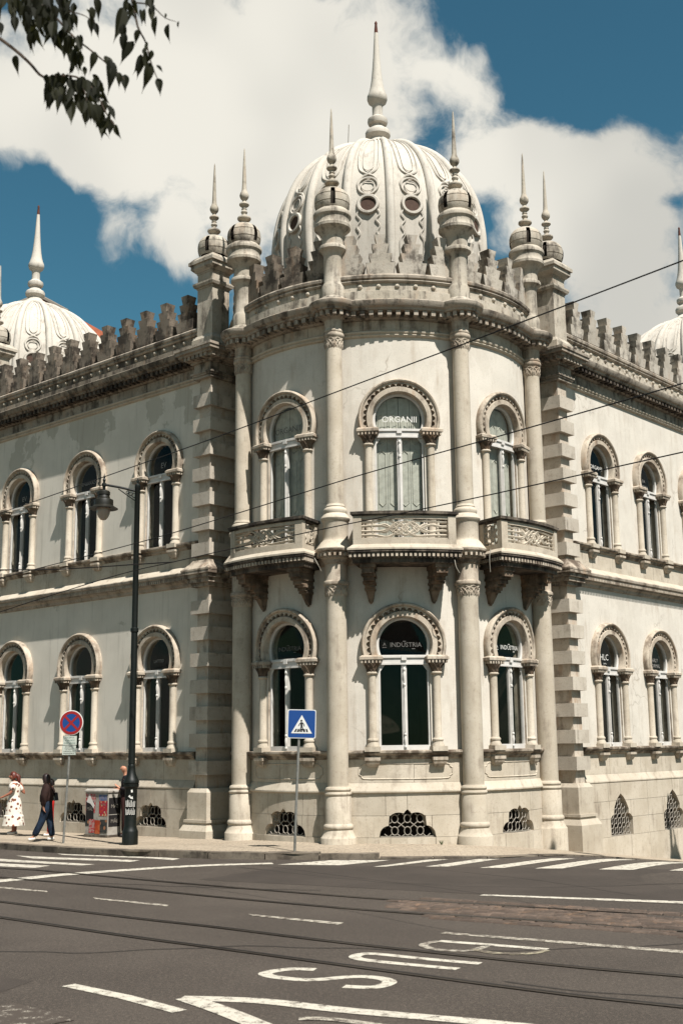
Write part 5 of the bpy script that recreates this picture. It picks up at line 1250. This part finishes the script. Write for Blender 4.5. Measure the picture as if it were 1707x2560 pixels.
# ------------------------------------------------------------------ tree branch hanging into the view
def at(zx, zy, Y): r = ray(zx/3.0154, zy/3.0154); return Vector((0, 0, CZ))+r*Y
TR = thing('street_tree', 'leafy branch of a street tree hanging into the upper left corner', 'tree', (-4.6, 7.0, -.02))
TL = Vector((-4.6, 7.0, -.02))
def rel(p): return Vector(p)-TL
trunk = MB().tube([rel((-4.6, 7.0, -.3)), rel((-4.62, 7.0, 1.2)), rel((-4.5, 6.95, 3.0)), rel((-4.35, 6.9, 4.6)), rel((-4.1, 6.8, 6.2)), rel((-4.0, 6.7, 8.0))], [.30, .21, .18, .16, .12, .05], 12)
for P_ in ([(-4.4, 6.9, 4.2), (-3.4, 6.5, 5.6), (-2.6, 6.2, 6.2), (-1.95, 6.05, 6.5)], [(-4.3, 6.9, 4.8), (-5.4, 7.2, 6.0), (-6.2, 7.4, 6.6)], [(-4.1, 6.8, 6.0), (-3.2, 6.4, 7.2), (-2.2, 6.1, 7.4)], [(-3.2, 6.4, 5.75), (-2.4, 6.1, 5.85), (-1.88, 6.0, 5.85)]):
    trunk.tube([rel(p) for p in P_], [.09, .06, .04, .018][:len(P_)] if len(P_) == 4 else [.09, .06, .03], 8)
ob('trunk', trunk.mesh('trunk', 'bark'), TR)
tw = MB()
TWIGS = [([(-40, 260), (120, 380), (230, 480), (330, 580), (480, 570), (600, 590), (720, 690), (800, 850), (880, 960)], .010), ([(150, -60), (300, 30), (420, 130), (560, 280), (700, 390), (880, 540), (940, 600)], .009), ([(330, 580), (420, 640), (500, 760)], .005),
         ([(980, -60), (1010, 40), (1040, 200), (1100, 320), (1140, 470), (1190, 600)], .008), ([(1020, 20), (1140, 40), (1240, 130), (1330, 165)], .005), ([(600, 590), (650, 720), (660, 830)], .005), ([(60, -40), (200, 60), (330, 160)], .006), ([(480, 80), (620, 110), (720, 170)], .005)]
for P_, r in TWIGS:
    Q = smooth_path([tuple(rel(at(x, y, 6.0))) for x, y in P_], 4); tw.tube(Q, [r*(1-.7*i/(len(Q)-1)) for i in range(len(Q))], 6)
ob('twigs', tw.mesh('twigs', 'bark'), TR)
def leaf_mesh(curl, wd):
    m = MB(); n = 8; vs = []
    for i in range(n+1):
        t = i/n; w = wd*sin(pi*min(1, t/.86)**.8)*(1-t*.3)+.008*(1-t) if t < .86 else .012*(1-t)/.14+.002
        z = -t; y = -curl*t*t
        vs += [(-w, y+abs(w)*.45, z), (0, y, z), (w, y+abs(w)*.45, z)]
    m.add(vs, [(3*i+j, 3*i+j+1, 3*i+4+j, 3*i+3+j) for i in range(n) for j in range(2)]); return m.mesh('leaf', 'leaf')
LM = [leaf_mesh(.12, .19), leaf_mesh(.35, .22), leaf_mesh(-.2, .16), leaf_mesh(.05, .23), leaf_mesh(.5, .2)]
rn = random.Random(11)
def leaf(a, b, Y=6.0):
    Y += (rn.random()-.5)*.5; p, q = at(*a, Y), at(*b, Y+(rn.random()-.5)*.06); d = (p-q); L2 = d.length
    z = d.normalized(); x = Vector((1, 0, 0)).cross(z); x = z.cross(Vector((0, 1, 0))).normalized(); y = z.cross(x)
    R_ = Matrix((x, y, z)).transposed().to_4x4() @ Matrix.Rotation(rn.uniform(-.8, .8), 4, 'Z')
    o = ob('leaf', rn.choice(LM), TR); o.matrix_local = Matrix.Translation(p-TL) @ R_ @ Matrix.Scale(L2, 4)
LV = [((75, 30), (120, 175)), ((185, 135), (195, 260)), ((235, 205), (262, 330)), ((0, 165), (15, 275)), ((120, 415), (122, 545)), ((480, 335), (490, 450)), ((525, 130), (550, 240)), ((690, 130), (690, 250)), ((720, 170), (745, 290)), ((930, 55), (875, 320)), ((980, 75), (940, 170)), ((1090, 65), (1090, 195)), ((1060, 70), (1080, 190)), ((1180, 120), (1165, 295)), ((1270, 180), (1250, 310)), ((1345, 160), (1355, 225)), ((1250, 100), (1250, 140)), ((1160, 40), (1165, 110)), ((945, 250), (915, 400)), ((1010, 310), (900, 490)), ((1110, 315), (1110, 420)), ((1075, 430), (1030, 600)), ((1130, 470), (1110, 665)), ((1100, 380), (1120, 560)), ((1180, 490), (1235, 550)), ((1195, 590), (1210, 700)), ((900, 545), (900, 650)), ((945, 560), (945, 700)), ((830, 450), (865, 660)), ((720, 390), (690, 520)), ((600, 260), (650, 330)), ((580, 350), (530, 500)), ((640, 500), (640, 600)), ((700, 560), (780, 640)), ((610, 380), (620, 480)),
      ((400, 560), (370, 820)), ((440, 540), (470, 650)), ((470, 720), (420, 860)), ((530, 590), (560, 720)), ((540, 750), (555, 980)), ((590, 610), (640, 760)), ((660, 600), (740, 780)), ((700, 690), (790, 740)), ((650, 820), (640, 960)), ((700, 830), (720, 930)), ((760, 780), (810, 860)), ((780, 850), (780, 970)), ((840, 900), (825, 1030)), ((870, 940), (905, 1050)), ((500, 570), (520, 690)), ((560, 490), (520, 570)), ((930, 180), (930, 320)), ((1050, 220), (1010, 330)), ((30, -20), (10, 80)), ((350, 560), (350, 640)), ((800, 420), (840, 560))]
for a, b in LV: leaf(a, b)
for x0, x1, y0, y1, k in ((90, 560, -60, 130, 80), (200, 560, 80, 260, 34), (350, 560, 540, 740, 34), (560, 790, 560, 820, 46), (480, 640, 230, 330, 8), (520, 680, 300, 460, 9), (960, 1150, -40, 120, 9), (700, 880, 780, 930, 8), (-40, 120, -60, 60, 8), (500, 760, -40, 90, 8), (1050, 1160, 330, 520, 6)):
    for _ in range(k):
        a = (rn.uniform(x0, x1), rn.uniform(y0, y1)); leaf(a, (a[0]+rn.uniform(-45, 45), a[1]+rn.uniform(70, 160)), 6.0)
cm = MB(); rn2 = random.Random(2)                                # rest of the crown, above and left of the view
base = [(-.2, 0, 0), (.2, 0, 0), (.15, .02, -.5), (0, .05, -1), (-.15, .02, -.5)]
for _ in range(2600):
    c = rn2.choice(((-4.6, 6.8, 7.6, 1.5), (-5.8, 7.2, 7.0, 1.3), (-3.6, 6.6, 7.9, 1.1), (-4.8, 6.2, 6.8, 1.2))); p = Vector((c[0]+rn2.gauss(0, .5)*c[3], c[1]+rn2.gauss(0, .5)*c[3], c[2]+rn2.gauss(0, .4)*c[3]))
    if p.x > -2.6 or p.z < 5.6: continue
    a = rn2.uniform(0, 2*pi); s = rn2.uniform(.08, .13); cm.add([rel((p.x+s*(x*cos(a)-y*sin(a)), p.y+s*(x*sin(a)+y*cos(a)), p.z+s*z)) for x, y, z in base], [(0, 1, 2, 3, 4)])
ob('crown', cm.mesh('crown', 'leaf', False), TR, kind='stuff')

# ------------------------------------------------------------------ overhead wires
def wire(name, label, P, r=.016, mat='wire', cat='wire', group=None):
    m = MB().tube(smooth_path(P, 6), r, 6); o = ob(name, m.mesh(name, mat), None, label=label, category=cat)
    if group: o['group'] = group
    return o
def wpx(px, py, Y): r = ray(px, py); return tuple(Vector((0, 0, CZ))+r*Y)
wire('overhead_wire', 'highest black tram wire rising across the dome tower to the right', [wpx(2100, 500, 10.6), wpx(1707, 651, 12), wpx(1317, 800, 14), wpx(827, 985, 17), wpx(544, 1092, 19.5), wpx(261, 1192, 22.5), wpx(0, 1283, 26), wpx(-500, 1450, 36)], .0095)
wire('overhead_wire', 'middle black tram wire crossing the upper windows', [wpx(2100, 838, 13), wpx(1707, 958, 15.5), wpx(1252, 1089, 18.2), wpx(903, 1187, 21), wpx(588, 1285, 24), wpx(359, 1353, 26.5), wpx(88, 1423, 29.3), wpx(-100, 1470, 31), wpx(-600, 1580, 38)], .0105)
wire('overhead_wire', 'lowest black tram wire crossing in front of the balconies', [wpx(2100, 1045, 15.5), wpx(1707, 1130, 18), wpx(1154, 1252, 21.5), wpx(806, 1323, 24), wpx(588, 1370, 26), wpx(433, 1405, 27.3), wpx(300, 1436, 28.2), wpx(92, 1500, 29.5), wpx(-100, 1560, 30.5), wpx(-600, 1700, 36)], .011)
wire('overhead_wire', 'short black span wire joining the lowest tram wire at left', [wpx(433, 1405, 27.3), wpx(340, 1411, 27.6), wpx(150, 1423, 28.6), wpx(0, 1425, 29.6), wpx(-300, 1430, 31)], .014)
# loose service cables on the facade are parts of the palace
def cable(P, r=.009, mat='wirelt'):
    iw = PAL.matrix_basis.inverted(); m = MB().tube(smooth_path([tuple(iw @ Vector(p)) for p in P], 5), r, 5); ob('service_cable', m.mesh('service_cable', mat), PAL)
bpy.context.view_layer.update()
cable([wpx(1136, 1400, 27.2), wpx(1140, 1418, 27.2), wpx(1148, 1432, 27.25)]); cable([wpx(1226, 1372, 27.9), wpx(1223, 1395, 27.9), wpx(1225, 1430, 28.0)]); cable([wpx(786, 1395, 27.6), wpx(795, 1412, 27.6), wpx(803, 1428, 27.7)])
cable([wpx(1118, 1445, 28.2), wpx(1124, 1470, 28.35), wpx(1112, 1500, 28.4), wpx(1100, 1525, 28.4)], .008)
cable([wpx(870, 365, 31.5), wpx(871, 340, 31.5), wpx(872, 312, 31.5)], .012, 'iron')
# weeds in the joint between wall and pavement
def weed(label, x, y, n=14):
    m = MB(); rr = random.Random(int(x*100))
    for _ in range(n):
        a = rr.uniform(0, 2*pi); h = rr.uniform(.05, .13); d = rr.uniform(.02, .07)
        m.add([(-.008*sin(a), .008*cos(a), 0), (.008*sin(a), -.008*cos(a), 0), (d*cos(a)+.012*sin(a), d*sin(a)-.012*cos(a), h*.7), (d*1.5*cos(a), d*1.5*sin(a), h)], [(0, 1, 2, 3)])
    ob('weed', m.mesh('weed', 'weed', False), None, gz(x, y), label=label, category='weed')
weed('small green weed at the foot of the wall left of the right inner column', 2.15, 27.75); weed('small green weed between left outer column and basement grille', -1.85, 29.4)
